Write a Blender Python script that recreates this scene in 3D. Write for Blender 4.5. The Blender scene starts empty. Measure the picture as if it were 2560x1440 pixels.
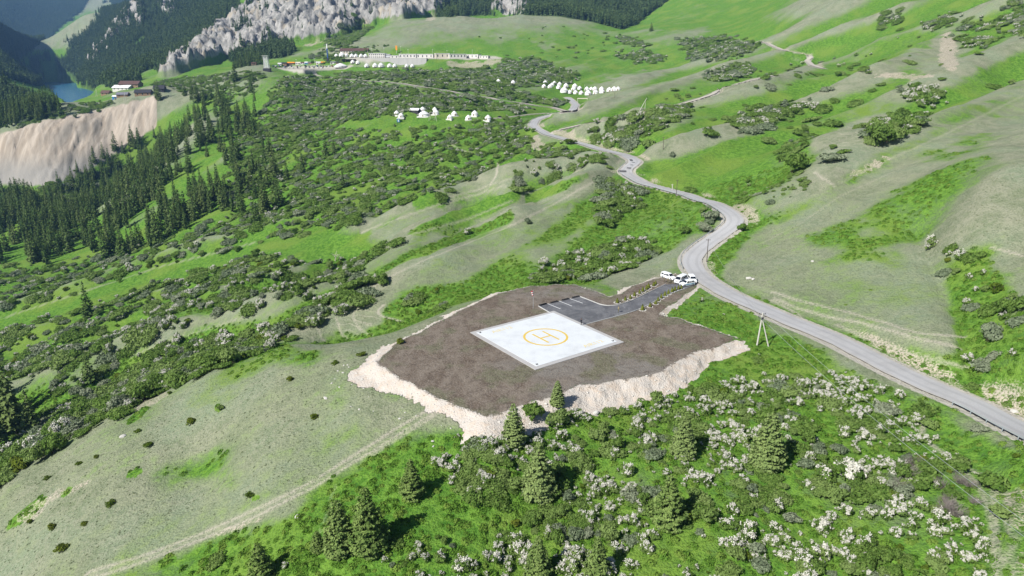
import bpy, bmesh, math, random, time
import numpy as np
from mathutils import Vector, Matrix
T_START = time.time()
R = math.radians
SC = bpy.context.scene
COL = SC.collection

# ------------------------------------------------------------------ camera
CAM_H = 63.0                 # metres above the helipad, whose surface is z = 0
PITCH = 18.25
FPX = 1708.0                 # focal length in pixels of the 2560 px wide photograph
cam_data = bpy.data.cameras.new('camera')
cam_data.sensor_width = 36.0
cam_data.lens = 36.0 * FPX / 2560.0
cam_data.clip_start = 0.5
cam_data.clip_end = 30000.0
cam = bpy.data.objects.new('camera', cam_data)
cam.location = (0, 0, CAM_H)
cam.rotation_euler = (R(90 - PITCH), 0, 0)
COL.objects.link(cam)
SC.camera = cam

# ------------------------------------------------------------------ sky, sun, exposure
SUN_EL = 43.0
SUN_AZ = 229.0               # compass style, clockwise from +Y: the sun stands behind and to the left
world = bpy.data.worlds.new('World')
SC.world = world
world.use_nodes = True
wn = world.node_tree
for n in list(wn.nodes):
    wn.nodes.remove(n)
sky = wn.nodes.new('ShaderNodeTexSky')
sky.sky_type = 'NISHITA'
sky.sun_disc = False
sky.sun_elevation = R(SUN_EL)
sky.sun_rotation = R(SUN_AZ)
sky.altitude = 1900
bg = wn.nodes.new('ShaderNodeBackground')
bg.inputs['Strength'].default_value = 0.06
wo = wn.nodes.new('ShaderNodeOutputWorld')
wn.links.new(sky.outputs[0], bg.inputs[0])
wn.links.new(bg.outputs[0], wo.inputs[0])
sun_data = bpy.data.lights.new('sun', 'SUN')
sun_data.energy = 5.0
sun_data.angle = R(0.55)
sun_data.color = (1.0, 0.965, 0.90)
sun = bpy.data.objects.new('sun', sun_data)
sun_vec = Vector((math.sin(R(SUN_AZ)) * math.cos(R(SUN_EL)), math.cos(R(SUN_AZ)) * math.cos(R(SUN_EL)), math.sin(R(SUN_EL))))
sun.rotation_euler = sun_vec.to_track_quat('Z', 'Y').to_euler()
sun.location = sun_vec * 500
COL.objects.link(sun)
SC.view_settings.view_transform = 'Standard'
SC.view_settings.look = 'None'
SC.view_settings.exposure = 0.56
SC.view_settings.gamma = 1.0
SC.cycles.max_bounces = 6
SC.cycles.diffuse_bounces = 2
SC.cycles.transparent_max_bounces = 8
SC.cycles.volume_bounces = 0
SC.cycles.use_denoising = True

# ------------------------------------------------------------------ small maths
SP, CP = math.sin(R(PITCH)), math.cos(R(PITCH))
def ray(u, v):
    """direction (x right, y forward, z up) seen at photograph pixel u, v"""
    x = (u - 1280.0) / FPX; y = (720.0 - v) / FPX
    return x, CP + y * SP, -SP + y * CP
def by_z(u, v, z):
    x, y, d = ray(u, v); t = (z - CAM_H) / d
    return (x * t, y * t, z)
def by_y(u, v, Y):
    x, y, d = ray(u, v); t = Y / y
    return (x * t, Y, CAM_H + d * t)
def sstep(a, b, x):
    t = np.clip((x - a) / (b - a), 0, 1)
    return t * t * (3 - 2 * t)

_rng = np.random.RandomState(11)
_PERM = _rng.permutation(4096)
_GR = np.stack([np.cos(np.linspace(0, 2 * np.pi, 4096, endpoint=False)), np.sin(np.linspace(0, 2 * np.pi, 4096, endpoint=False))], 1)[_rng.permutation(4096)]
def gnoise(x, y):
    """2-D gradient noise, about -0.7 .. 0.7"""
    xi = np.floor(x).astype(np.int64); yi = np.floor(y).astype(np.int64)
    fx = x - xi; fy = y - yi
    def g(i, j):
        h = _PERM[(_PERM[i & 4095] + j) & 4095]
        return _GR[h]
    def dot(i, j, a, b):
        gr = g(i, j)
        return gr[..., 0] * a + gr[..., 1] * b
    ux = fx * fx * fx * (fx * (fx * 6 - 15) + 10); uy = fy * fy * fy * (fy * (fy * 6 - 15) + 10)
    a = dot(xi, yi, fx, fy); b = dot(xi + 1, yi, fx - 1, fy)
    c = dot(xi, yi + 1, fx, fy - 1); d = dot(xi + 1, yi + 1, fx - 1, fy - 1)
    return (a * (1 - ux) + b * ux) * (1 - uy) + (c * (1 - ux) + d * ux) * uy
def fbm(x, y, octv=4, gain=0.5, lac=2.03, ridged=False):
    s = 0; a = 1.0; tot = 0
    for k in range(octv):
        n = gnoise(x + 17.3 * k, y - 9.1 * k)
        if ridged:
            n = 1 - 2.2 * np.abs(n)
        s = s + a * n; tot += a
        a *= gain; x = x * lac; y = y * lac
    return s / tot

# ------------------------------------------------------------------ terrain: surveyed points
# (u, v, z): a point seen at that pixel whose height above the helipad is z
CZ = [
 # natural ground under and around the helipad spur
 (1070,815,-1),(870,865,-5),(720,868,-9),(520,935,-16),(270,1050,-25),(0,1205,-36),
 (870,950,-3),(1000,985,-1.9),(1140,1060,-1.5),(1200,1100,-1.4),(1330,1085,-2),(1480,1040,-2.6),(1640,990,-2.4),(1780,910,-1.5),(1880,868,-.5),
 (1365,850,-2),(1200,830,-2),(1600,850,-1.5),(1700,800,-.5),(1690,765,-.3),(1610,735,-.3),(1290,712,-1.0),(1430,708,-1),(1550,745,-.5),(1180,770,-1),
 (300,1300,-22),(0,1440,-34),(700,1260,-9),(600,1440,-14),(1280,1440,-9),(1100,1250,-5.8),(1500,1200,-6),(1800,1300,-5.5),(1330,1180,-4.8),(1150,1120,-3.6),
 (2300,1300,-3),(2560,1440,0),(1800,1080,-4.3),(2100,1080,-2.6),(2000,930,-1),(500,1180,-19),(800,1080,-7),
 # main road
 (2560,1080,2),(2300,955,1.5),(2100,855,1),(1905,780,.7),(1740,690,.5),(1735,620,1.5),(1850,550,3),(1790,510,4),(1600,455,5.5),
 (1555,428,6),(1590,400,6.5),(1500,372,8),(1380,340,10),(1328,315,12),(1340,300,13),(1420,280,15),(1450,262,17),
 # hollow behind the pad
 (1430,690,-6),(1600,640,-2.5),(1060,760,-12),(960,820,-16),(850,850,-22),(1600,540,1),(1450,600,-5),(1540,520,1.5),(1250,700,-10),
 # second spur
 (1510,440,4.5),(1400,500,-.5),(1280,562,-6),(1065,647,-12),(957,697,-17),(850,780,-20),(720,858,-27),(1200,590,-14.5),(1350,535,-9),
 # spurs beyond
 (1280,500,-6),(1100,565,-16),(1015,590,-20),(1180,520,-14),(1480,415,5),(1265,462,-5),(1090,512,-15),(990,547,-22),(902,580,-28),(820,650,-36),
 (1380,480,-3),
 (840,545,-34),(640,605,-48),(400,665,-64),(200,730,-76),(0,795,-88),
 (700,755,-32),(600,790,-38),(400,860,-52),(200,930,-64),(0,1010,-74),
 (600,880,-42),(300,960,-60),(50,1080,-72),(800,770,-29),
 (500,740,-51),(300,800,-67),(0,900,-84),(750,660,-39),(850,690,-33),
 (0,650,-92),(0,560,-90),
 # lake bed
 (106,214,-2),(122,223,-3),(142,240,-3),(156,252,-3),(200,236,-3),(228,236,-2),(182,224,-3),(182,211,-3),(140,212,-3),
]
# (u, v, Y): a point seen at that pixel, Y metres ahead
CY = [
 (1200,430,468),(1000,450,496),(800,500,492),(700,400,617),(1000,370,590),(1200,340,580),(1060,290,650),(1200,293,650),(930,300,670),
 (800,300,780),(600,300,850),(590,200,1000),(480,330,800),(400,420,720),(300,500,650),(150,560,640),(250,620,550),(500,560,520),(600,450,600),
 (660,165,1120),(450,235,980),(520,260,930),
 # landslide scar: top edge and foot
 (390,248,950),(300,270,930),(200,290,900),(100,312,870),(0,342,850),(-150,380,830),
 (130,458,810),(0,470,815),(300,400,880),(390,330,915),(-150,480,800),(210,430,845),(60,462,812),
 (60,500,740),(0,300,1000),(100,285,1010),(250,263,990),(330,233,1050),(400,222,1030),(270,247,1060),
 # left wooded slope and lake surroundings
 (0,215,1130),(0,262,1060),(90,282,1030),(0,138,1750),(35,172,1700),(110,200,2300),
 (300,180,1500),(300,100,2100),(450,60,2100),(400,150,1600),(330,40,2300),(60,140,3000),(200,40,2800),(230,150,2100),(260,205,1450),(150,190,2350),
 # limestone ridge
 (400,198,1200),(500,130,1420),(560,95,1560),(640,30,1720),(750,100,1480),(690,70,1580),(900,50,1630),(900,0,1700),(750,20,1680),(1000,30,1660),(850,97,1450),(1080,20,1720),(600,150,1340),(560,160,1330),(680,130,1330),
 # grassy dome and resort terrace
 (1000,52,1460),(1290,38,1450),(1420,44,1430),(1560,76,1380),(1150,42,1460),(1300,170,1080),(1000,112,1230),(850,112,1260),(720,135,1240),(1150,110,1240),
 (1300,110,1240),(1500,150,1100),(1450,100,1260),(1650,150,1050),
 (740,176,1150),(690,165,1170),(800,170,1150),(900,140,1180),(1000,147,1170),(1100,147,1160),(1230,150,1140),(940,166,1130),(1050,168,1120),(1200,168,1110),(860,170,1140),
 (1000,200,900),(850,200,940),(700,230,880),(1200,250,760),(1150,200,920),(1300,215,880),(1400,222,880),(1500,230,860),(1400,180,1000),
 # green slopes at the top right
 (1570,62,1500),(1700,30,1500),(1650,72,1300),(1700,100,1150),(1900,110,950),(2060,170,750),(1985,130,830),(1800,215,680),(1600,270,620),(1450,310,575),
 (1545,230,820),(1540,246,700),(1700,200,860),(1800,150,900),(1800,60,1250),(1900,20,1250),
 (2000,20,1000),(2300,20,800),(2560,0,650),(2500,120,520),(2300,150,550),(2400,200,440),(2200,190,500),(2200,270,420),(2000,300,440),(1900,250,520),
 (1800,330,430),(1700,400,370),(1900,420,330),(2050,400,310),(1800,480,312),(2000,490,272),(1930,545,262),(2100,455,280),(2350,340,330),(2560,235,400),(2250,332,378),(2180,400,318),
 (1640,330,450),(1560,330,480),(1700,300,520),
 (2300,600,190),(2100,700,180),(2500,450,210),(2350,450,232),(2400,800,138),(2450,880,128),(2340,640,172),(2560,620,165),(2560,860,122),(2200,560,210),(2000,640,205),(2440,720,150),(2560,500,190),(2300,780,148),
 # far
 (0,0,4500),(100,60,4500),(30,140,4000),(-200,60,3500),
]
# (x, y, z): ground outside the picture or hidden in it
CX = [
 (-600,450,-50),(-900,500,110),(-430,480,-95),(-330,250,-86),(-500,250,-40),(-260,120,-75),(-420,100,-30),
 (0,25,-13),(-80,25,-38),(-160,60,-60),(80,25,4),(140,60,24),(0,-40,-14),(60,50,-2),(-40,55,-20),
 (200,100,46),(260,180,66),(330,260,78),(500,400,140),(700,700,210),(900,1000,300),(1300,1500,420),
 (-1250,1000,230),(-1500,1500,330),(-1900,2400,420),(-900,900,50),(-1120,1450,85),
 (-650,880,-8),(0,1620,150),(300,1650,170),(-100,1560,140),
 (0,2000,285),(400,2000,300),(900,2200,420),(-300,2000,330),(-700,2100,330),(0,3200,500),(1500,2800,470),(-800,3200,470),
 (-2500,5500,590),(-4000,5500,600),(0,5500,640),(2500,4500,600),(-5000,4000,580),(-1400,4200,480),
]
PTS = np.array([by_z(*c) for c in CZ] + [by_y(*c) for c in CY] + CX, float)
def warp(x, y):
    r = np.sqrt(x * x + y * y) + 1e-6
    return np.stack([np.arctan2(x, y) * 1.0, np.log(r / 100.0) * 0.42], -1)
_W = warp(PTS[:, 0], PTS[:, 1])
_C = 0.022
def _phi(d2):
    return np.sqrt(d2 + _C * _C)
_d2 = ((_W[:, None] - _W[None]) ** 2).sum(-1)
_n = len(PTS)
_A = np.zeros((_n + 3, _n + 3))
_A[:_n, :_n] = _phi(_d2) - np.eye(_n) * 0.0006
_A[:_n, _n] = 1; _A[:_n, _n + 1:] = _W
_A[_n, :_n] = 1; _A[_n + 1:, :_n] = _W.T
_sol = np.linalg.solve(_A, np.concatenate([PTS[:, 2], np.zeros(3)]))

# polar grid about the drone's ground point: even detail at every distance
az = np.radians(np.concatenate([np.arange(-64, -41, 0.45), np.arange(-41, 41.001, 0.105), np.arange(41.4, 64, 0.45)]))
lr = np.concatenate([np.arange(math.log(22), math.log(60), 0.012), np.arange(math.log(60), math.log(1900), 0.0045), np.arange(math.log(1900), math.log(6500), 0.012)])
NA, NR = len(az), len(lr)
GR_ = np.exp(lr)
GX = np.sin(az)[None, :] * GR_[:, None]
GY = np.cos(az)[None, :] * GR_[:, None]
def rbf(x, y):
    out = np.empty(x.size); w = warp(x.ravel(), y.ravel())
    for i in range(0, x.size, 20000):
        q = w[i:i + 20000]
        d2 = (q ** 2).sum(1)[:, None] + (_W ** 2).sum(1)[None] - 2 * q @ _W.T
        out[i:i + 20000] = _phi(np.maximum(d2, 0)) @ _sol[:_n] + _sol[_n] + q @ _sol[_n + 1:]
    return out.reshape(x.shape)
# solve on every 3rd node, fill in bilinearly (the surveyed surface is smooth)
ia = np.unique(np.concatenate([np.arange(0, NA, 3), [NA - 1]])); ir = np.unique(np.concatenate([np.arange(0, NR, 3), [NR - 1]]))
_zc = rbf(GX[np.ix_(ir, ia)], GY[np.ix_(ir, ia)])
_t = np.stack([np.interp(np.arange(NR), ir, _zc[:, j]) for j in range(len(ia))], 1)
Z = np.stack([np.interp(np.arange(NA), ia, _t[i]) for i in range(NR)], 0)

def blur(a, k):
    """box blur, k cells each way, both axes, twice"""
    for _ in range(2):
        for ax in (0, 1):
            p = np.pad(a, [(k + 1, k) if i == ax else (0, 0) for i in (0, 1)], mode='edge')
            c = np.cumsum(p, axis=ax)
            n = a.shape[ax]
            if ax == 0:
                a = (c[2 * k + 1:2 * k + 1 + n] - c[:n]) / (2 * k + 1)
            else:
                a = (c[:, 2 * k + 1:2 * k + 1 + n] - c[:, :n]) / (2 * k + 1)
    return a
Z = blur(Z, 2)

def grid_at(a, x, y):
    """bilinear sample of a grid array at world x, y"""
    r = np.log(np.maximum(np.sqrt(np.square(x) + np.square(y)), 23)); t = np.arctan2(x, y)
    fr = np.clip(np.interp(r, lr, np.arange(NR)), 0, NR - 1.001); fa = np.clip(np.interp(t, az, np.arange(NA)), 0, NA - 1.001)
    i = fr.astype(int); j = fa.astype(int); p = fr - i; q = fa - j
    return a[i, j] * (1 - p) * (1 - q) + a[i + 1, j] * p * (1 - q) + a[i, j + 1] * (1 - p) * q + a[i + 1, j + 1] * p * q
def ground(x, y):
    return float(grid_at(Z, np.array([x]), np.array([y]))[0])
def hits(uv):
    """world points where the sight lines of photograph pixels meet the ground"""
    out = []
    for u, v in uv:
        x, y, d = ray(u, v)
        h = math.hypot(x, y); t = math.atan2(x, y)
        fa = float(np.clip(np.interp(t, az, np.arange(NA)), 0, NA - 1.001)); j = int(fa); q = fa - j
        col = Z[:, j] * (1 - q) + Z[:, j + 1] * q
        dz = col - (CAM_H + GR_ * d / h)
        k = np.argmax(dz > 0)
        if dz[k] <= 0:
            k = NR - 1
        if k > 0:
            s = dz[k - 1] / (dz[k - 1] - dz[k]) if dz[k] != dz[k - 1] else 0.
            r = GR_[k - 1] + (GR_[k] - GR_[k - 1]) * float(np.clip(s, 0, 1))
        else:
            r = GR_[0]
        X, Y = r * math.sin(t), r * math.cos(t)
        out.append((X, Y, ground(X, Y)))
    return np.array(out)
def hit(u, v):
    return Vector(hits([(u, v)])[0])

# ------------------------------------------------------------------ terrain: spurs, gullies, roughness
def densify(uv, step=14):
    out = []
    for (a, b), (c, d) in zip(uv[:-1], uv[1:]):
        n = max(1, int(math.hypot(c - a, d - b) / step))
        out += [(a + (c - a) * i / n, b + (d - b) * i / n) for i in range(n)]
    return out + [uv[-1]]
def resample(P, step):
    P = np.asarray(P, float)
    d = np.concatenate([[0], np.cumsum(np.linalg.norm(np.diff(P[:, :2], axis=0), axis=1))])
    n = max(2, int(d[-1] / step) + 1)
    t = np.linspace(0, d[-1], n)
    return np.stack([np.interp(t, d, P[:, k]) for k in range(P.shape[1])], 1)
def smooth_line(P, it=3):
    P = np.array(P, float)
    for _ in range(it):
        Q = P.copy(); Q[1:-1] = (P[:-2] + 2 * P[1:-1] + P[2:]) / 4; P = Q
    return P
def near_line(P, reach, GX_=None, GY_=None):
    """grid nodes within reach of a world polyline: (flat indices, distance, index of nearest line point)"""
    P = np.asarray(P, float)
    X = (GX if GX_ is None else GX_).ravel(); Y = (GY if GY_ is None else GY_).ravel()
    sel = np.where((X > P[:, 0].min() - reach) & (X < P[:, 0].max() + reach) & (Y > P[:, 1].min() - reach) & (Y < P[:, 1].max() + reach))[0]
    K = max(1, len(P) // 25)
    ok = np.zeros(len(sel), bool)
    for k in range(0, len(P), K):
        Q = P[k:k + K + 1, :2]
        ok |= (X[sel] > Q[:, 0].min() - reach) & (X[sel] < Q[:, 0].max() + reach) & (Y[sel] > Q[:, 1].min() - reach) & (Y[sel] < Q[:, 1].max() + reach)
    sel = sel[ok]
    best = np.full(len(sel), 1e9); bi = np.zeros(len(sel), int)
    A = P[:-1, :2]; D = P[1:, :2] - A; L2 = (D ** 2).sum(1) + 1e-9
    for k in range(0, len(sel), 4000):
        q = np.stack([X[sel[k:k + 4000]], Y[sel[k:k + 4000]]], 1)
        # coarse reject
        w = q[:, None] - A[None]
        t = np.clip((w * D[None]).sum(-1) / L2[None], 0, 1)
        d2 = ((w - t[..., None] * D[None]) ** 2).sum(-1)
        j = d2.argmin(1)
        best[k:k + 4000] = np.sqrt(d2[np.arange(len(j)), j]); bi[k:k + 4000] = j + (t[np.arange(len(j)), j] > .5)
    m = best < reach
    return sel[m], best[m], bi[m]
CRESTS = [
 ([(1510,440),(1400,500),(1280,562),(1065,647),(957,697),(850,780),(720,858)], 5.0, 11),
 ([(1440,455),(1280,500),(1165,547),(1100,565),(1015,590)], 3.8, 8),
 ([(1480,415),(1265,462),(1090,512),(990,547),(902,578)], 6.0, 11),
 ([(840,545),(640,605),(400,665),(200,730),(0,795)], 5.0, 12),
 ([(760,745),(600,790),(400,860),(200,930),(0,1005)], 4.4, 11),
 ([(760,690),(560,740),(330,800),(120,880)], 2.2, 9),
 ([(620,680),(400,745),(180,815),(0,860)], 2.4, 9),
 ([(1900,560),(1930,545),(2100,455),(2350,340),(2560,235)], 6.0, 17),
 ([(1460,300),(1560,265),(1700,230),(1850,180),(1990,140),(2150,80),(2250,40)], 7.5, 24),
 ([(1500,345),(1650,310),(1790,270),(1900,235),(2050,190),(2200,130),(2330,80),(2480,30)], 7.0, 20),
 ([(1640,405),(1720,385),(1880,330),(1960,295),(2060,262),(2180,205),(2330,130)], 5.5, 14),
 ([(1555,235),(1700,200),(1850,150),(1960,110),(2080,50),(2150,0)], 9, 30),
 ([(2100,400),(2200,330),(2300,260),(2420,190),(2560,120)], 5, 16),
 ([(2420,560),(2480,480),(2560,400)], 3, 12),
 ([(700,330),(560,420),(420,520),(300,600)], 3, 22),
 ([(640,230),(520,330),(400,440)], 4, 25),
]
GULLIES = [
 ([(1440,462),(1290,540),(1180,583),(1080,625),(985,672),(925,710)], 7.5, 8),
 ([(1420,446),(1290,485),(1180,520),(1080,556),(1005,592)], 6.5, 7),
 ([(1300,440),(1180,475),(1060,505),(960,545),(900,590)], 3.5, 9),
 ([(1640,625),(1520,660),(1430,690),(1330,705),(1250,712)], 3.0, 14),
 ([(1060,760),(960,820),(850,852)], 2.5, 11),
 ([(1550,520),(1530,560),(1500,600)], 1.6, 10),
 ([(2300,560),(2340,620),(2400,700),(2450,850),(2480,960)], 5.5, 12),
 ([(2560,200),(2450,270),(2330,330),(2250,340),(2180,385)], 3.5, 14),
 ([(1700,300),(1640,330),(1540,350)], 3, 14),
 ([(1840,320),(1950,265),(2060,225)], 4, 14),
 ([(900,640),(800,690),(680,720)], 2.5, 13),
 ([(930,740),(820,790),(700,850),(620,880)], 3.0, 12),
]
_X3, _Y3 = GX[np.ix_(ir, ia)], GY[np.ix_(ir, ia)]
def refine(c):
    t = np.stack([np.interp(np.arange(NR), ir, c[:, j]) for j in range(len(ia))], 1)
    return np.stack([np.interp(np.arange(NA), ia, t[i]) for i in range(NR)], 0)
_add = np.zeros(_X3.size)
CREST_W = []
for uv, amp, w in CRESTS:
    P = smooth_line(resample(hits(densify(uv, 25)), max(5, w / 2)), 4)
    CREST_W.append((P, w))
    i, d, _ = near_line(P, w * 3.5, _X3, _Y3)
    _add[i] += 1.55 * amp * (1 / (1 + (d / w) ** 2) - 1 / (1 + 3.5 ** 2)) * 1.05
for uv, amp, w in GULLIES:
    P = smooth_line(resample(hits(densify(uv, 25)), max(5, w / 2)), 4)
    i, d, _ = near_line(P, w * 3.0, _X3, _Y3)
    _add[i] -= 1.35 * amp * (np.exp(-d / w) - math.exp(-3.0))
_add = refine(_add.reshape(_X3.shape))
_und = fbm(GX / 70, GY / 70, 3) * 3.2 + fbm(GX / 17, GY / 17, 3) * 1.1
_und *= sstep(40, 300, np.sqrt(GX ** 2 + GY ** 2)) * .8 + .2
_und += fbm(GX / 260 + 5, GY / 260, 3) * 16 * sstep(500, 1600, np.sqrt(GX ** 2 + GY ** 2))
# sub-parallel erosion folds running down the flanks
def _folds(dx, dy, across, along, seed):
    wob = gnoise(GX / 120 + seed, GY / 120) * 14
    return fbm((-GX * dy + GY * dx + wob) / across + seed, (GX * dx + GY * dy) / along, 2, .45, ridged=True) - .35
_rm = sstep(20, 140, GX - .12 * GY)
_r0 = np.sqrt(GX ** 2 + GY ** 2)
_f = (_folds(-.66, -.75, 36, 210, 3.1) * (1 - _rm) + _folds(-.93, -.37, 46, 260, 7.7) * _rm) * 6.2
_und += _f * sstep(205, 300, _r0) * (1 - sstep(1000, 1350, _r0)) * (1 - sstep(-60, -85, Z) * .5)
Z = Z + _add + _und * sstep(10, 60, np.hypot(GX - 15, GY - 160))

# ------------------------------------------------------------------ land cover outlines -> masks on the ground
def inside(uv, soft=2, world=None):
    """soft 0..1 mask of a ground outline (traced where its edge meets the ground)"""
    P = hits(densify(uv + [uv[0]], 18)) if world is None else np.asarray(world, float)
    pa = np.interp(np.arctan2(P[:, 0], P[:, 1]), az, np.arange(NA)); pr = np.interp(np.log(np.hypot(P[:, 0], P[:, 1])), lr, np.arange(NR))
    a0, a1 = max(int(pa.min()) - 2, 0), min(int(pa.max()) + 3, NA); r0, r1 = max(int(pr.min()) - 2, 0), min(int(pr.max()) + 3, NR)
    m = np.zeros((NR, NA), np.float32)
    if a1 <= a0 or r1 <= r0:
        return m
    JJ, II = np.meshgrid(np.arange(a0, a1), np.arange(r0, r1))
    ins = np.zeros(JJ.shape, bool)
    n = len(pa); k = n - 1
    for i in range(n):
        if pr[i] != pr[k]:
            c = (pr[i] > II) != (pr[k] > II)
            xi = (pa[k] - pa[i]) * (II - pr[i]) / (pr[k] - pr[i]) + pa[i]
            ins ^= c & (JJ < xi)
        k = i
    m[r0:r1, a0:a1] = ins
    if soft:
        b0, b1, c0, c1 = max(r0 - 3 * soft, 0), min(r1 + 3 * soft, NR), max(a0 - 3 * soft, 0), min(a1 + 3 * soft, NA)
        m[b0:b1, c0:c1] = blur(m[b0:b1, c0:c1], soft)
    return m

ROCKS = [
 [(390,203),(440,160),(480,140),(560,70),(640,5),(690,-25),(1120,-25),(1140,8),(1090,38),(1000,50),(940,62),(850,95),(760,108),(700,112),(640,128),(560,148),(500,165),(440,185)],
 [(252,135),(258,110),(290,60),(330,20),(352,22),(372,40),(350,72),(310,75),(275,120)],
 [(385,35),(395,0),(440,0),(452,25),(425,40)],
 [(212,168),(226,135),(262,118),(245,150)],
 [(190,228),(205,195),(212,200),(206,222)],
 [(1210,30),(1250,12),(1320,25),(1310,36),(1240,40)],
]
_near_noise = fbm(GX / 30 + 3, GY / 30, 3)
rock = np.zeros(Z.shape, np.float32)
for p in ROCKS:
    rock = np.maximum(rock, inside(p, 3))
rock = sstep(.35, .65, rock + fbm(GX / 45, GY / 45, 4) * .9 * (rock > .01))
_rr = fbm(GX / 42 + .4 * gnoise(GX / 70, GY / 70), GY / 75, 5, .58, ridged=True)
Z = Z + rock * (_rr * 44 - 12 + fbm(GX / 11, GY / 20, 3, .6, ridged=True) * 11)
scar = inside([(392,243),(300,266),(200,288),(100,310),(0,340),(-80,362),(-80,478),(0,462),(130,468),(200,440),(290,385),(392,318)], 1)
_rill = fbm(GX / 14 + .15 * fbm(GX / 9, GY / 9, 2), GY / 80, 3, .65, ridged=True)
Z = Z + scar * (_rill * 6 - 3 + fbm(GX / 4, GY / 26, 3, .65, ridged=True) * 3.6)

# ------------------------------------------------------------------ helipad terrace (cut and fill)
PLATEAU = [(940,902),(1000,856),(1100,803),(1200,752),(1262,729),(1330,715),(1430,711),(1492,728),(1530,745),(1590,712),(1650,694),(1690,686),(1730,690),(1745,715),(1700,745),(1668,768),(1640,785),(1700,797),(1762,818),(1850,850),(1720,885),(1640,930),(1560,950),(1450,962),(1390,988),(1300,1012),(1212,1042),(1120,1002),(1060,977),(1000,947)]
PLW = resample(np.array([by_z(u, v, 0.0) for u, v in PLATEAU + [PLATEAU[0]]]), 1.5)
PLW[:-1, 0] += (fbm(PLW[:-1, 0] / 5, PLW[:-1, 1] / 5, 3) * 2.2); PLW[:-1, 1] += fbm(PLW[:-1, 0] / 5 + 9, PLW[:-1, 1] / 5, 3) * 2.2; PLW[-1] = PLW[0]
plat = inside(None, 0, PLW)
_i, _d, _ = near_line(PLW, 26)
dist = np.full(Z.size, 99.0); dist[_i] = _d
dist = dist.reshape(Z.shape)
dist = np.where(plat > .5, 0, dist)
_jag = fbm(GX / 3.0, GY / 3.0, 3) * 1.6 + fbm(GX / 9, GY / 9, 2) * 2
fill = -.56 * np.maximum(dist + _jag * sstep(0, 3, dist) * 1.1 - .3, 0)
_flat = plat > .5
gravel = ((fill > Z - .15 - .5 * fbm(GX / 2.2, GY / 2.2, 3)) & (dist < 25) & ~_flat).astype(np.float32)
Zn = np.where(dist < 25, np.maximum(Z, fill), Z)
_cut = np.where(dist < 8, np.minimum(Zn, .55 * dist + .25), Zn)
Z = np.where(_flat, -.02 + fbm(GX / 6, GY / 6, 3) * .10, _cut)
soil = blur(plat.astype(np.float32), 2)
_sp = inside([(862,945),(880,925),(940,895),(1000,945),(1120,1000),(1212,1040),(1300,1010),(1390,985),(1450,960),(1560,950),(1640,930),(1720,885),(1850,850),(1885,872),(1790,905),(1700,950),(1660,985),(1600,1010),(1480,1040),(1400,1050),(1330,1085),(1260,1095),(1200,1102),(1160,1085),(1140,1050),(1080,1015),(1000,985),(900,965)], 2)
gravel = np.maximum(gravel, sstep(.3, .7, _sp + .9 * fbm(GX / 2.6, GY / 2.6, 3) * (_sp > .02)))

# ------------------------------------------------------------------ roads
def road_line(uv, step, sm=4):
    P = resample(hits(densify(uv, 12)), step)
    P = smooth_line(P, sm)
    z = P[:, 2].copy()
    for _ in range(14):
        z[1:-1] = (z[:-2] + 2 * z[1:-1] + z[2:]) / 4
    P[:, 2] = z
    return P
bare = np.zeros(Z.shape, np.float32)      # pale soil and stones
verge = np.zeros(Z.shape, np.float32)     # gravel shoulders, tracks
def bed(P, w, flat=1.6, blend=7, cutmask=True, depth=.22):
    """level the ground to a road line P of width w"""
    global Z
    i, d, j = near_line(P, w / 2 + flat + blend)
    zf = Z.ravel().copy(); z0 = zf[i]; rz = P[j, 2] - depth
    t = sstep(w / 2 + flat, w / 2 + flat + blend, d)
    zf[i] = rz * (1 - t) + z0 * t
    Z = zf.reshape(Z.shape)
    v = verge.ravel(); v[i] = np.maximum(v[i], 1 - sstep(w / 2 + flat * .5, w / 2 + flat * .5 + 1.2, d))
    if cutmask:
        b = bare.ravel(); b[i] = np.maximum(b[i], sstep(.6, 2.2, z0 - rz) * (1 - sstep(w / 2 + flat + blend * .35, w / 2 + flat + blend * .8, d)) * .5)
MAIN_UV = [(2700,1150),(2560,1078),(2430,1015),(2300,953),(2100,853),(1990,806),(1905,772),(1820,735),(1755,695),(1728,665),(1730,640),(1762,612),(1810,582),(1840,560),(1842,542),(1815,523),(1780,507),(1700,484),(1640,466),(1590,450),(1563,436),(1560,424),(1580,411),(1592,402),(1570,390),(1500,372),(1430,352),(1370,336),(1342,322),(1332,311),(1340,300),(1365,290),(1405,282),(1432,273),(1440,262),(1428,250),(1418,243)]
MAIN = road_line(MAIN_UV, 2.5, 5)
ROAD_W = 6.6
bed(MAIN, ROAD_W, 1.8, 7)
SIDE_UV = [(1425,280),(1385,270),(1330,262),(1265,252),(1180,238),(1090,222),(1000,208),(930,203),(860,198),(800,190),(760,180)]
SIDE = road_line(SIDE_UV, 4, 5)
bed(SIDE, 5, 1.5, 7, False)
UP_UV = [(1398,325),(1450,312),(1540,298),(1640,280),(1740,252),(1800,225),(1860,203),(1930,190)]
UP = road_line(UP_UV, 4, 5)
bed(UP, 3.4, 1.0, 6)
UP2_UV = [(1895,104),(1920,108),(1945,122),(1985,130),(2030,138),(2033,145),(2018,152),(2030,163),(2062,172)]
UP2 = road_line(UP2_UV, 4, 3)
bed(UP2, 4.5, 1.0, 6)
CAMP_UV = [(1405,282),(1330,285),(1262,294),(1215,297)]
CAMPT = road_line(CAMP_UV, 4, 3)
bed(CAMPT, 2.6, .6, 4, False)

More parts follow.
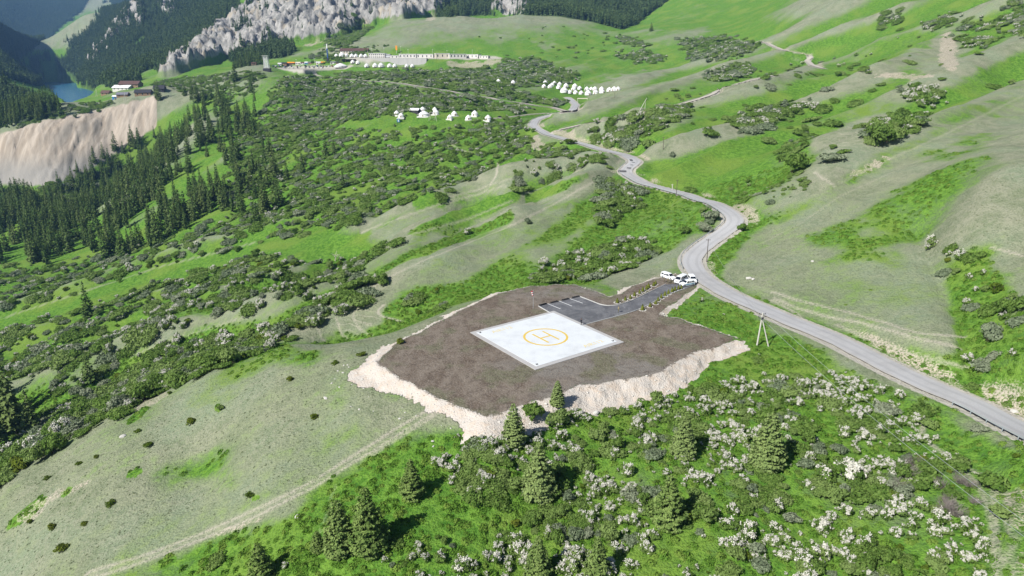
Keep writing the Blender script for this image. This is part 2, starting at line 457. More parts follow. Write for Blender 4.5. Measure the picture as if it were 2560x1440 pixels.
# terrace of the resort, its wall line and the car park
def terrace(uv, y_or_z, soft=2):
    global Z
    m = inside(uv, soft)
    Z = Z * (1 - m) + y_or_z * m
    return m
RES_Z = by_y(1030, 146, 1165)[2]
res_m = terrace([(840,146),(900,139),(960,136),(1240,136),(1262,146),(1225,152),(1100,149),(940,149),(900,152)], RES_Z, 1)
LOT_Z = by_y(760, 172, 1140)[2]
lot_m = terrace([(682,166),(715,158),(830,159),(880,162),(875,172),(790,182),(760,187),(725,184)], LOT_Z, 1)
LOW_Z = by_y(980, 166, 1100)[2]
low_m = terrace([(870,160),(910,152),(1066,152),(1066,169),(950,172),(870,173)], LOW_Z, 1)

# the lake basin
LAKE_Z = 1.0
LAKE_UV = [(245,240),(238,229),(215,222),(196,219),(190,207),(150,205),(112,205),(104,212),(126,225),(146,243),(166,262),(200,258)]
LAKE_W = np.array([by_z(u, v, LAKE_Z) for u, v in densify(LAKE_UV + [LAKE_UV[0]], 8)])
lake_m = inside(None, 0, LAKE_W)
lake_s = blur(lake_m, 2)
Z = np.where(lake_m > .5, np.minimum(Z, LAKE_Z - 3), Z)
_shore = (lake_s > .02) & (lake_m < .5)
Z = np.where(_shore, np.maximum(Z, LAKE_Z + .6), Z)

# ------------------------------------------------------------------ land cover
RAD = np.sqrt(GX ** 2 + GY ** 2)
_conv = (blur(Z, 3) - blur(Z, 20)) / (RAD * .0042)
_n_big = fbm(GX / 38, GY / 38, 4)
_n_huge = fbm(GX / 130 + 40, GY / 130, 3)
_n_mid = fbm(GX / 11 + 4, GY / 11, 3)
lush = .66 - .46 * np.tanh(_conv * 1.2) + _n_big * .55 + _n_huge * .35
# the wide bushy slope left of the spurs is greener, the right-hand hills drier
lush += .60 * inside([(-300,460),(-300,1000),(0,1000),(400,850),(760,740),(900,640),(900,580),(1080,505),(1300,440),(1480,400),(1300,350),(1330,300),(1100,230),(800,200),(650,180),(560,280),(300,560)], 12)
def paint(a, polys, val, soft=8, jit=1.0):
    for p in polys:
        m = inside(p, soft)
        m = sstep(.2, .8, m + (_n_big * jit + _n_mid * .5) * sstep(0, .12, m) * (1 - sstep(.88, 1, m)))
        a = a * (1 - m) + (val + _n_big * .46 + _n_huge * .50 + _n_mid * .24) * m
    return a
DRY = [
 [(1290,714),(1060,813),(960,843),(870,864),(720,866),(520,933),(270,1048),(0,1200),(-200,1330),(-200,1500),(250,1445),(480,1368),(650,1290),(800,1200),(950,1110),(1090,1020),(1000,985),(870,950),(930,890),(1060,822),(1200,752)],
 [(720,862),(800,804),(900,757),(950,735),(990,775),(970,815),(880,852)],
 [(950,745),(1000,693),(1100,641),(1290,557),(1400,498),(1505,440),(1525,448),(1470,500),(1390,560),(1300,620),(1190,695),(1100,715)],
 [(1015,592),(1165,545),(1290,495),(1440,455),(1410,480),(1290,535),(1200,580),(1080,615)],
 [(902,577),(1000,545),(1090,510),(1270,460),(1480,415),(1440,440),(1250,495),(1100,540),(1000,585),(930,612)],
 [(1790,690),(1890,575),(2100,458),(2350,338),(2560,238),(2700,200),(2700,420),(2560,430),(2480,490),(2440,620),(2380,680),(2390,850),(2410,930),(2200,870),(2000,790),(1850,725)],
 [(2040,375),(2070,310),(2160,275),(2230,300),(2180,360),(2080,400)],
 [(2450,650),(2500,560),(2560,430),(2700,400),(2700,900),(2560,770)],
 [(1290,110),(1380,95),(1420,110),(1380,130)],
 [(1460,215),(1560,190),(1640,170),(1560,240),(1470,260)],
 [(2290,170),(2340,70),(2400,60),(2420,180),(2370,210)],
 [(1680,80),(1780,60),(1790,80),(1700,95)],
 [(1500,700),(1600,650),(1700,612),(1670,670),(1640,700),(1560,735)],
]
GREEN = [
 [(600,885),(720,872),(830,876),(760,905),(620,940),(540,950)],
 [(330,1190),(520,1130),(600,1120),(560,1160),(390,1220)],
 [(1420,520),(1560,450),(1700,490),(1800,520),(1790,560),(1690,620),(1500,680),(1330,700),(1420,620),(1480,560)],
 [(2010,600),(2130,560),(2280,470),(2370,380),(2420,300),(2470,330),(2490,430),(2470,560),(2400,640),(2300,610),(2160,620),(2060,640)],
 [(2320,610),(2430,620),(2500,720),(2560,790),(2700,850),(2700,1080),(2560,1050),(2470,1000),(2420,870),(2400,740)],
 [(1620,420),(1800,370),(1960,310),(2040,300),(2030,380),(2060,440),(1930,530),(1850,520),(1700,470)],
 [(1640,790),(1690,760),(1760,745),(1850,790),(2000,860),(2250,980),(2560,1140),(2700,1200),(2700,1500),(500,1500),(560,1400),(720,1300),(860,1200),(1000,1110),(1090,1040),(1140,1060),(1200,1105),(1330,1090),(1480,1045),(1640,995),(1780,915),(1880,868),(1780,820),(1700,797)],
 [(1000,740),(1080,720),(1150,745),(1080,790),(960,840),(950,800)],
 [(1580,60),(1700,0),(1900,-20),(1800,40),(1640,80)],
 [(2120,100),(2300,60),(2330,110),(2200,170),(2080,160)],
 [(2400,210),(2560,140),(2560,220),(2380,310),(2280,330)],
]
lush = paint(lush, DRY[:2] + DRY[3:5] + DRY[6:], .25)
lush = paint(lush, [DRY[2]], .36, 6, .8)
lush = paint(lush, [DRY[5]], .29, 8, .8)
lush = paint(lush, GREEN[:2], .62)
lush = paint(lush, [GREEN[3]], .80, 14, 1.4)
lush = paint(lush, GREEN[2:3] + GREEN[4:], .90)
# the crests carry the thinnest, driest turf; strips of meadow lie between the spurs
_cr = np.zeros(Z.size)
for k, (P, w) in enumerate(CREST_W):
    ww = {0: 9, 1: 7, 2: 9, 3: 4.5, 4: 5.5, 5: 3.5, 6: 3.5}.get(k, 9.0)
    i, d, _ = near_line(P, ww * 2.2)
    _cr[i] = np.maximum(_cr[i], np.exp(-(d / ww) ** 2) * (.75 if k in (0, 1, 2, 7) else (.5 if k < 8 else .42)))
lush = lush - (_cr.reshape(Z.shape) * (.8 + _n_mid * .6))
lush = paint(lush, [[(1290,552),(1200,585),(1110,622),(1010,660),(945,692),(985,655),(1080,610),(1180,568),(1280,525)], [(1290,476),(1210,497),(1130,527),(1060,556),(1005,588),(1050,590),(1140,560),(1230,530),(1305,497)],
                    [(1020,492),(1060,476),(1125,483),(1115,512),(1040,527)], [(1310,490),(1400,455),(1470,430),(1485,440),(1400,484),(1330,510)]], .95, 2, .5)
# small grassy hummocks on the dry spur
for u, v, a, b, ang in [(70,1280,60,14,38),(165,1230,18,8,38),(336,1183,22,9,25),(345,1037,34,9,40),(418,1405,24,12,25),(640,1245,10,5,20),(545,1022,9,7,0)]:
    lush = np.maximum(lush, 1.3 * inside([(u + a * math.cos(t) * math.cos(R(ang)) - b * math.sin(t) * math.sin(R(ang)) * -1, v - a * math.cos(t) * math.sin(R(ang)) + b * math.sin(t) * math.cos(R(ang))) for t in np.linspace(0, 6.2, 18)], 0))
BARE = [
 [(1372,332),(1395,324),(1440,330),(1480,345),(1525,365),(1480,362),(1430,350)],
 [(1565,425),(1580,418),(1610,432),(1650,452),(1610,444)],
 [(2165,180),(2250,180),(2352,188),(2360,198),(2270,200),(2170,194)],
 [(2034,165),(2050,150),(2062,164),(2060,175)],
 [(2180,868),(2250,895),(2320,920),(2360,910),(2405,955),(2440,990),(2370,970),(2280,925),(2200,885)],
 [(2340,150),(2350,90),(2368,60),(2395,110),(2400,170),(2370,190)],
 [(1780,640),(1800,680),(1790,700),(1765,675),(1760,640)],
 [(1860,565),(1890,555),(1890,570),(1870,580)],
 [(1620,690),(1660,680),(1700,690),(1670,702),(1630,712)],
 [(1100,345),(1150,360),(1180,385),(1150,375),(1110,358)],
 [(2500,1240),(2560,1200),(2700,1200),(2700,1480),(2540,1460),(2540,1330)],
 [(2480,985),(2530,975),(2560,990),(2560,1030),(2520,1010)],
 [(1110,150),(1180,152),(1250,145),(1265,155),(1220,172),(1150,175),(1115,165)],
 [(745,115),(790,90),(860,68),(885,78),(840,100),(770,118)],
 [(1060,55),(1080,25),(1100,30),(1092,52)],
 [(560,1320),(700,1270),(780,1245),(690,1290),(560,1345),(420,1400)],
 [(395,218),(430,208),(470,205),(440,213),(400,222)],
 [(2100,440),(2200,390),(2260,385),(2180,430),(2120,450)],
 [(30,1300),(100,1240),(230,1190),(230,1210),(120,1270),(60,1330)],
 [(300,1010),(400,970),(430,985),(330,1040)],
 [(1325,345),(1345,335),(1370,365),(1350,385),(1320,370)],
]
bare = bare.copy()
_n_fine = fbm(GX / 4, GY / 4, 3)
for p in BARE:
    m = inside(p, 2)
    bare = np.maximum(bare, sstep(.35, .8, m + (_n_fine * .7 + _n_mid * .5) * (m > .02)) * np.where(RAD < 300, .42, .50))
# trodden paths
PATHS = [
 ([(1500,445),(1400,502),(1280,564),(1065,649),(957,699),(880,758)], .9, .55),
 ([(1265,464),(1090,514),(990,549),(905,580)], 1.0, .6),
 ([(1280,502),(1165,549),(1100,567),(1020,590)], .9, .5),
 ([(640,606),(400,667),(200,732),(0,797)], 1.0, .5),
 ([(2100,457),(2230,395),(2350,342),(2560,238)], .7, .35),
 ([(1085,1022),(1000,1075),(920,1125),(800,1200),(720,1245),(600,1300),(480,1350),(350,1400),(220,1440)], 1.5, .68),
 ([(1093,1030),(1010,1085),(930,1135)], .8, .6),
 ([(1930,730),(2010,755),(2100,775),(2200,803),(2300,835),(2410,843)], .5, .8),
 ([(1935,745),(1990,770),(2060,790),(2160,808),(2280,842),(2400,872)], .5, .8),
 ([(1925,750),(1970,770),(2000,790),(2040,835)], .6, .7),
 ([(2090,812),(2180,852),(2300,893),(2420,920)], .45, .7),
 ([(960,762),(940,775),(950,790),(1005,805)], .5, .9),
 ([(905,758),(880,785),(895,820),(930,840)], .35, .6),
 ([(840,795),(850,830),(872,850)], .35, .7),
 ([(790,815),(805,845),(815,860)], .3, .6),
 ([(1245,405),(1243,430),(1235,450),(1225,462)], .8, .9),
 ([(1100,360),(1150,372),(1180,384)], .9, .8),
 ([(2035,430),(2062,450),(2085,465)], .6, .8),
 ([(2480,620),(2520,630),(2600,645)], .5, .8),
 ([(2290,1040),(2310,1065),(2300,1090),(2380,1150),(2460,1190)], .5, .8),
 ([(2490,1200),(2480,1300),(2492,1380),(2490,1460)], .7, .7),
 ([(2510,1230),(2525,1320),(2535,1440)], .5, .6),
 ([(2540,990),(2500,985),(2480,975)], .6, .6),
 ([(800,1330),(840,1215)], .3, .2),
 ([(1900,610),(2000,560),(2100,490),(2300,400)], .4, .3),
 ([(620,790),(520,822),(430,850),(330,890)], .7, .5),
 ([(1280,445),(1180,478),(1100,498)], .9, .5),
 ([(880,410),(850,470)], .4, .3),
 ([(1930,120),(1980,145),(2010,155)], .8, .3),
 ([(2380,1150),(2450,1215),(2480,1300)], .5, .6),
]
pathm = np.zeros(Z.size, np.float32)
for uv, w, s in PATHS:
    P = smooth_line(resample(hits(densify(uv, 10)), 1.2), 4)
    P[:, 0] += np.sin(np.arange(len(P)) * .7) * .15
    i, d, j = near_line(P, w * 2 + 1)
    k = 1 - sstep(w * .45, w * 1.0 + .25, d)
    if w == 1.5:    # two wheel ruts
        k = np.exp(-((np.abs(d) - .95) / .42) ** 2) + .35 * (1 - sstep(.5, 2.2, d))
    pathm[i] = np.maximum(pathm[i], k * s)
pathm = pathm.reshape(Z.shape)
# trail scars across the dry spur flanks (contouring)
wood = np.zeros(Z.shape, np.float32)
WOODS = [   #
 [(150,198),(200,190),(262,205),(262,222),(236,227),(212,221),(196,217),(188,204)],   # spruce forest ground, drawn as outlines on the slopes
 [(-200,190),(0,205),(60,240),(110,262),(165,272),(140,300),(60,300),(-200,320)],
 [(-200,90),(0,125),(60,165),(104,210),(90,215),(0,190),(-200,170)],
 [(90,195),(60,165),(120,120),(200,60),(270,-10),(560,-15),(600,10),(520,75),(470,120),(420,165),(380,195),(340,205),(290,220),(262,215),(235,226),(190,200)],
 [(620,-10),(700,-20),(660,20),(640,60),(600,70)],
 [(560,150),(640,110),(690,120),(720,118),(740,125),(720,145),(650,150),(600,158)],
 [(640,90),(700,90),(730,105),(700,118),(650,118)],
 [(1000,-25),(1060,10),(1090,40),(1120,45),(1160,40),(1290,37),(1400,42),(1480,55),(1560,75),(1590,60),(1660,10),(1700,-30)],
 [(-300,-20),(100,-20),(230,-20),(200,35),(100,115),(60,140),(30,150),(-300,130)],
 [(0,470),(120,482),(30,560),(0,600)],
]
for p in WOODS:
    wood = np.maximum(wood, inside(p, 2))
wood = wood * (1 - rock * .8) + .40 * rock * sstep(.02, .22, fbm(GX / 35, GY / 35, 2))
M1_GRASS = inside([(50,145),(120,95),(200,40),(270,-10),(300,-10),(260,30),(210,90),(160,140),(110,150),(70,152)], 3)
wood *= 1 - sstep(.35, .7, M1_GRASS + fbm(GX / 60, GY / 60, 3) * .8 * (M1_GRASS > .02))
for gp in ([(330,195),(400,160),(470,125),(520,80),(530,90),(480,140),(420,185),(370,205)], [(120,205),(190,200),(185,207),(120,208)], [(330,110),(360,95),(380,95),(340,125)]):
    wood *= 1 - inside(gp, 1)

# ------------------------------------------------------------------ node helpers
class NT:
    def __init__(self, name, disp=False):
        self.m = bpy.data.materials.new(name); self.m.use_nodes = True
        self.t = self.m.node_tree
        for n in list(self.t.nodes):
            self.t.nodes.remove(n)
        self.out = self.t.nodes.new('ShaderNodeOutputMaterial')
    def _in(self, sock, v):
        if v is None:
            return
        if hasattr(v, 'links'):
            self.t.links.new(v, sock)
        elif isinstance(v, (tuple, list)) and len(v) == 3 and sock.type == 'RGBA':
            sock.default_value = (*v, 1)
        else:
            sock.default_value = v
    def math(self, op, a, b=None, c=None, clamp=False):
        n = self.t.nodes.new('ShaderNodeMath'); n.operation = op; n.use_clamp = clamp
        for k, v in enumerate((a, b, c)):
            self._in(n.inputs[k], v)
        return n.outputs[0]
    def step(self, a, b, x):
        n = self.t.nodes.new('ShaderNodeMapRange'); n.interpolation_type = 'SMOOTHSTEP'
        self._in(n.inputs[0], x); n.inputs[1].default_value = a; n.inputs[2].default_value = b
        return n.outputs[0]
    def mix(self, f, a, b, mode='MIX'):
        n = self.t.nodes.new('ShaderNodeMix'); n.data_type = 'RGBA'; n.blend_type = mode
        self._in(n.inputs[0], f); self._in(n.inputs[6], a); self._in(n.inputs[7], b)
        return n.outputs[2]
    def noise(self, scale, detail=3, rough=.55, vec=None, dist=0):
        n = self.t.nodes.new('ShaderNodeTexNoise'); n.inputs['Scale'].default_value = scale
        n.inputs['Detail'].default_value = detail; n.inputs['Roughness'].default_value = rough; n.inputs['Distortion'].default_value = dist
        self._in(n.inputs['Vector'], vec)
        return n.outputs[0]
    def voro(self, scale, vec=None, feature='F1'):
        n = self.t.nodes.new('ShaderNodeTexVoronoi'); n.inputs['Scale'].default_value = scale; n.feature = feature
        self._in(n.inputs['Vector'], vec)
        return n.outputs[0]
    def pos(self):
        return self.t.nodes.new('ShaderNodeNewGeometry').outputs['Position']
    def obj_pos(self):
        return self.t.nodes.new('ShaderNodeTexCoord').outputs['Object']
    def rnd(self):
        return self.t.nodes.new('ShaderNodeObjectInfo').outputs['Random']
    def attr(self, name):
        n = self.t.nodes.new('ShaderNodeAttribute'); n.attribute_name = name
        return n.outputs['Fac'], n.outputs['Color']
    def sep(self, v):
        n = self.t.nodes.new('ShaderNodeSeparateXYZ'); self._in(n.inputs[0], v)
        return n.outputs
    def mapv(self, v, scale=(1, 1, 1), rot=(0, 0, 0)):
        n = self.t.nodes.new('ShaderNodeMapping'); self._in(n.inputs[0], v); n.inputs['Scale'].default_value = scale; n.inputs['Rotation'].default_value = rot
        return n.outputs[0]
    def bump(self, h, strength=1, dist=1.0, normal=None):
        n = self.t.nodes.new('ShaderNodeBump'); n.inputs['Strength'].default_value = strength; n.inputs['Distance'].default_value = dist
        self._in(n.inputs['Height'], h); self._in(n.inputs['Normal'], normal)
        return n.outputs[0]
    def bsdf(self, color, rough=.9, normal=None, spec=.2, metal=0, **kw):
        n = self.t.nodes.new('ShaderNodeBsdfPrincipled')
        self._in(n.inputs['Base Color'], color); self._in(n.inputs['Roughness'], rough); self._in(n.inputs['Normal'], normal)
        n.inputs['Specular IOR Level'].default_value = spec; n.inputs['Metallic'].default_value = metal
        for k, v in kw.items():
            self._in(n.inputs[k.replace('_', ' ')], v)
        return n.outputs[0]
    def done(self, sh):
        self.t.links.new(sh, self.out.inputs['Surface'])
        return self.m
def simple(name, col, rough=.8, var=.12, scale=1.5, spec=.3, metal=0, bump=0):
    t = NT(name); n = t.noise(scale, 4, .6, t.obj_pos())
    lo = tuple(c * (1 - var * 1.5) for c in col); hi = tuple(min(c * (1 + var), .95) for c in col)
    c = t.mix(n, lo, hi)
    return t.done(t.bsdf(c, rough, t.bump(n, bump, .02) if bump else None, spec, metal))

# ------------------------------------------------------------------ terrain material
def terrain_material(name, pad=False, rocky=False):
    t = NT(name)
    p = t.pos()
    x, y, z = t.sep(p)[0:3]
    _, c1 = t.attr('cover_a'); _, c2 = t.attr('cover_b'); wd, _ = t.attr('wood'); pm, _ = t.attr('path')
    lu, ba, gr = t.sep(c1)[0:3]; so, ro, sc = t.sep(c2)[0:3]
    vg, _ = t.attr('verge')
    _, nz = t.attr('tone'); n30, n8, nter = t.sep(nz)[0:3]
    n2 = t.noise(.55, 3, .65, p); n05 = t.noise(2.2, 2, .7, p); n01 = t.noise(7.0, 1, .7, p)
    # lushness with ragged edges
    l = t.math('ADD', lu, t.math('MULTIPLY', t.math('SUBTRACT', n8, .5), .55))
    l = t.math('ADD', l, t.math('MULTIPLY', t.math('SUBTRACT', n2, .5), .55))
    l = t.step(.22, .86, l)
    # dry sage grassland
    dry = t.mix(t.step(.3, .7, n8), (.166, .196, .112), (.258, .266, .182))
    dry = t.mix(t.step(.42, .72, n30), dry, (.205, .250, .158))
    dry = t.mix(t.step(.34, .60, n05), t.mix(.5, dry, (.085, .115, .06)), dry)
    dry = t.mix(t.math('MULTIPLY', t.step(.42, .66, n2), .45), dry, (.285, .285, .205))
    dry = t.mix(t.math('MULTIPLY', t.step(.56, .72, n01), .5), dry, (.40, .39, .33))
    # contour terracettes trodden by cattle
    w = t.math('ADD', t.math('MULTIPLY', z, .95), t.math('MULTIPLY', n8, 1.6))
    tri = t.math('ABSOLUTE', t.math('SUBTRACT', t.math('FRACT', w), .5))
    ter = t.math('MULTIPLY', t.step(.13, .03, tri), nter)
    dry = t.mix(t.math('MULTIPLY', ter, .75), dry, (.44, .40, .33))
    # lush meadow
    gre = t.mix(t.step(.32, .68, n2), (.058, .150, .018), (.136, .262, .036))
    gre = t.mix(t.step(.40, .75, n30), gre, t.mix(n2, (.105, .185, .028), (.185, .275, .048)))
    gre = t.mix(t.step(.5, .3, n05), gre, t.mix(.5, gre, (.02, .06, .008)))
    gre = t.mix(t.math('MULTIPLY', t.step(.62, .75, n01), .35), gre, (.20, .27, .09))
    base = t.mix(l, dry, gre)
    # pale stony earth
    bar = t.mix(n2, (.36, .30, .235), (.56, .49, .41))
    bar = t.mix(t.step(.55, .4, n05), bar, (.27, .235, .18))
    bm = t.step(.28, .62, t.math('ADD', ba, t.math('MULTIPLY', t.math('SUBTRACT', n05, .5), .8)))
    base = t.mix(bm, base, bar)
    base = t.mix(t.math('MULTIPLY', pm, t.step(.25, .6, n05)), base, (.40, .365, .30))
    # woodland floor
    wdm = t.step(.3, .7, wd)
    base = t.mix(wdm, base, t.mix(n8, (.030, .055, .014), (.055, .095, .022)))
    if pad:
        # limestone gravel on the fill bank
        vst = t.voro(3.6, p)
        grc = t.mix(t.step(.05, .45, vst), (.60, .552, .495), (.48, .44, .395))
        grc = t.mix(t.step(.40, .72, n2), grc, (.50, .42, .345))
        grc = t.mix(t.math('MULTIPLY', t.step(.62, .75, n05), .4), grc, (.24, .22, .19))
        gm = t.step(.35, .65, t.math('ADD', gr, t.math('MULTIPLY', t.math('SUBTRACT', n05, .5), .9)))
        base = t.mix(gm, base, grc)
        # bulldozed brown soil of the helipad terrace
        sn = t.noise(.22, 5, .65, t.mapv(p, (1, .45, 1), (0, 0, .5)), .6)
        soc = t.mix(t.step(.35, .62, sn), (.128, .099, .077), (.212, .178, .145))
        soc = t.mix(t.step(.55, .75, n30), soc, (.20, .185, .165))
        soc = t.mix(t.step(.50, .68, n8), soc, t.mix(n2, (.10, .105, .055), (.185, .175, .125)))
        soc = t.mix(t.step(.55, .35, n2), soc, t.mix(.45, soc, (.07, .054, .044)))
        soc = t.mix(t.math('MULTIPLY', t.step(.50, .64, n05), .7), soc, (.24, .205, .17))
        soc = t.mix(t.math('MULTIPLY', t.step(.68, .74, n01), .5), soc, (.42, .39, .35))
        soc = t.mix(t.step(.50, .36, n01), soc, t.mix(.6, soc, (.045, .034, .027)))
        sm = t.step(.38, .62, t.math('ADD', so, t.math('ADD', t.math('MULTIPLY', t.math('SUBTRACT', n05, .5), .8), t.math('MULTIPLY', t.math('SUBTRACT', n2, .5), 1.1))))
        base = t.mix(sm, base, soc)
    base = t.mix(t.math('MULTIPLY', t.step(.3, .7, t.math('ADD', vg, t.math('MULTIPLY', t.math('SUBTRACT', n05, .5), .7))), .9), base, t.mix(n2, (.33, .305, .265), (.50, .465, .42)))
    if rocky:
        # limestone cliffs
        rv = t.mapv(p, (.9, .9, .35), (.25, .15, 0))
        rn = t.noise(.05, 6, .68, rv, .8); rn2 = t.noise(.22, 4, .7, rv, .5)
        rk = t.mix(t.step(.35, .62, rn), (.215, .212, .20), (.40, .385, .36))
        rk = t.mix(t.step(.45, .30, rn2), rk, (.085, .095, .075))  # crevice shade put into the rock colour, where the bump sinks
        rk = t.mix(t.step(.58, .70, n30), rk, (.37, .33, .265))
        base = t.mix(t.step(.35, .6, ro), base, rk)
        # landslide scar
        sv = t.mapv(p, (.35, .05, .03))
        s1 = t.noise(.6, 4, .6, sv, .5)
        scc = t.mix(t.step(.35, .65, s1), (.33, .278, .222), (.46, .398, .33))
        scc = t.mix(t.step(-32, -58, t.math('ADD', z, t.math('MULTIPLY', n30, 10))), scc, (.30, .285, .26))
        base = t.mix(t.step(.3, .6, sc), base, scc)
    # relief
    h = t.math('ADD', t.math('MULTIPLY', n2, .55), t.math('ADD', t.math('MULTIPLY', n05, .32), t.math('MULTIPLY', n01, .09)))
    hh = h
    if rocky:
        hh = t.math('ADD', hh, t.math('MULTIPLY', ro, t.math('ADD', t.math('MULTIPLY', rn2, 3.0), t.math('MULTIPLY', rn, 6.0))))
    if pad:
        hh = t.math('MULTIPLY', hh, t.math('SUBTRACT', 1.0, t.math('MULTIPLY', sm, .62)))
        hh = t.math('MULTIPLY', hh, t.math('SUBTRACT', 1.0, t.math('MULTIPLY', gm, .5)))
        hh = t.math('ADD', hh, t.math('MULTIPLY', gm, t.math('MULTIPLY', vst, -.10)))
    nb = t.bump(hh, .85, 1.0)
    return t.done(t.bsdf(base, .95, nb, .08))

terr = np.zeros(Z.shape, np.float32)
for p in ([(730,858),(800,810),(880,770),(940,745),(960,790),(940,830),(870,852)], [(1300,560),(1400,505),(1500,445),(1510,455),(1440,510),(1340,570)], [(2060,385),(2080,330),(2160,290),(2200,310),(2150,360),(2080,395)], [(1150,560),(1280,505),(1290,530),(1190,580)], [(1890,570),(1960,530),(2060,475),(2080,480),(1980,540)], [(2310,160),(2350,80),(2400,100),(2420,180)], [(905,580),(980,560),(990,580),(930,605)]):
    terr = np.maximum(terr, inside(p, 4))
terr *= sstep(-.3, .2, _n_mid)
def link(o):
    COL.objects.link(o)
    return o
def tag(o, label=None, cat=None, group=None, kind=None):
    if label: o['label'] = label
    if cat: o['category'] = cat
    if group: o['group'] = group
    if kind: o['kind'] = kind
    return o
def quads_mesh(name, co, faces, smooth=True, n=4):
    """fast mesh from arrays; every face has n corners"""
    me = bpy.data.meshes.new(name)
    co = np.asarray(co, np.float32); faces = np.asarray(faces, np.int32)
    me.vertices.add(len(co)); me.vertices.foreach_set('co', co.ravel())
    me.loops.add(faces.size); me.loops.foreach_set('vertex_index', faces.ravel())
    me.polygons.add(len(faces)); me.polygons.foreach_set('loop_start', np.arange(0, faces.size, n, dtype=np.int32))
    me.update(calc_edges=True)
    me.polygons.foreach_set('use_smooth', np.full(len(faces), smooth))
    return me
def build_terrain():
    idx = np.arange(NA * NR, dtype=np.int32).reshape(NR, NA)
    f = np.stack([idx[:-1, :-1], idx[:-1, 1:], idx[1:, 1:], idx[1:, :-1]], -1).reshape(-1, 4)
    me = quads_mesh('terrain', np.stack([GX, GY, Z], -1).reshape(-1, 3), f)
    def colattr(name, a, b, c):
        at = me.attributes.new(name, 'FLOAT_COLOR', 'POINT')
        d = np.ones((Z.size, 4), np.float32); d[:, 0] = np.clip(a, 0, 1.4).ravel(); d[:, 1] = b.ravel(); d[:, 2] = c.ravel()
        at.data.foreach_set('color', d.ravel())
    def fattr(name, a):
        at = me.attributes.new(name, 'FLOAT', 'POINT'); at.data.foreach_set('value', np.ascontiguousarray(a, np.float32).ravel())
    colattr('cover_a', lush, bare, gravel)
    colattr('cover_b', soil, rock, scar)
    fattr('wood', wood); fattr('path', pathm); fattr('verge', np.maximum(verge, (res_m + lot_m + low_m * .5)))
    colattr('tone', np.clip(.5 + fbm(GX / 30 + 7, GY / 30, 4) * .85, 0, 1), np.clip(.5 + fbm(GX / 8, GY / 8 + 3, 4) * .85, 0, 1), .5 * terr)
    me.materials.append(terrain_material('mountain_ground')); me.materials.append(terrain_material('helipad_ground', pad=True)); me.materials.append(terrain_material('rocky_ground', rocky=True))
    blk = lambda a: np.maximum.reduce([a[:-1, :-1], a[1:, :-1], a[:-1, 1:], a[1:, 1:]]).ravel() > .003
    mi = np.where(blk(rock + scar), 2, np.where(blk(soil + gravel), 1, 0)).astype(np.int32)
    me.polygons.foreach_set('material_index', mi)
    o = link(bpy.data.objects.new('terrain', me))
    return tag(o, kind='structure')
build_terrain()
print('terrain', round(time.time() - T_START, 1))

# ------------------------------------------------------------------ lake
def lake():
    bm = bmesh.new()
    P = LAKE_W[:-1]
    c = P.mean(0)
    vs = [bm.verts.new((c[0] + (p[0] - c[0]) * 1.02, c[1] + (p[1] - c[1]) * 1.02, LAKE_Z)) for p in P]
    bm.faces.new(vs)
    bmesh.ops.triangulate(bm, faces=bm.faces[:])
    bmesh.ops.recalc_face_normals(bm, faces=bm.faces[:])
    me = bpy.data.meshes.new('lake'); bm.to_mesh(me); bm.free()
    if me.polygons[0].normal.z < 0:
        me.flip_normals()
    t = NT('lake_water'); p = t.pos()
    n = t.noise(.12, 4, .6, t.mapv(p, (1, .25, 1)))
    m = t.done(t.bsdf(t.mix(n, (.015, .11, .22), (.025, .15, .28)), .18, t.bump(t.noise(.8, 3, .6, p), .25, .3), .5))
    me.materials.append(m)
    o = link(bpy.data.objects.new('lake', me)); tag(o, kind='structure')
lake()

# ------------------------------------------------------------------ carriageways
def ribbon(name, P, w, mat, lift=.04, cross=13, crown=.05):
    P = np.asarray(P, float); n = len(P)
    T = np.gradient(P[:, :2], axis=0); T /= np.linalg.norm(T, axis=1)[:, None] + 1e-9
    N = np.stack([T[:, 1], -T[:, 0]], 1)
    co = []
    for k in range(cross):
        s = k / (cross - 1) * 2 - 1
        jit = (np.sin(np.arange(n) * 1.7 + s * 3) * .12 + np.sin(np.arange(n) * .53 + s) * .14) * (abs(s) == 1)
        off = s * w / 2 + np.sign(s) * jit
        co.append(np.stack([P[:, 0] + N[:, 0] * off, P[:, 1] + N[:, 1] * off, P[:, 2] + lift + crown * (1 - s * s)], 1))
    co = np.stack(co, 1).reshape(-1, 3)
    i = np.arange(n * cross).reshape(n, cross)
    f = np.stack([i[:-1, :-1], i[:-1, 1:], i[1:, 1:], i[1:, :-1]], -1).reshape(-1, 4)
    me = quads_mesh(name, co, f)
    if me.polygons[0].normal.z < 0:
        me.flip_normals()
    la = me.attributes.new('lane', 'FLOAT', 'POINT'); la.data.foreach_set('value', np.tile(np.linspace(-1, 1, cross), n).astype(np.float32))
    me.materials.append(mat)
    o = link(bpy.data.objects.new(name, me))
    return tag(o, kind='structure')
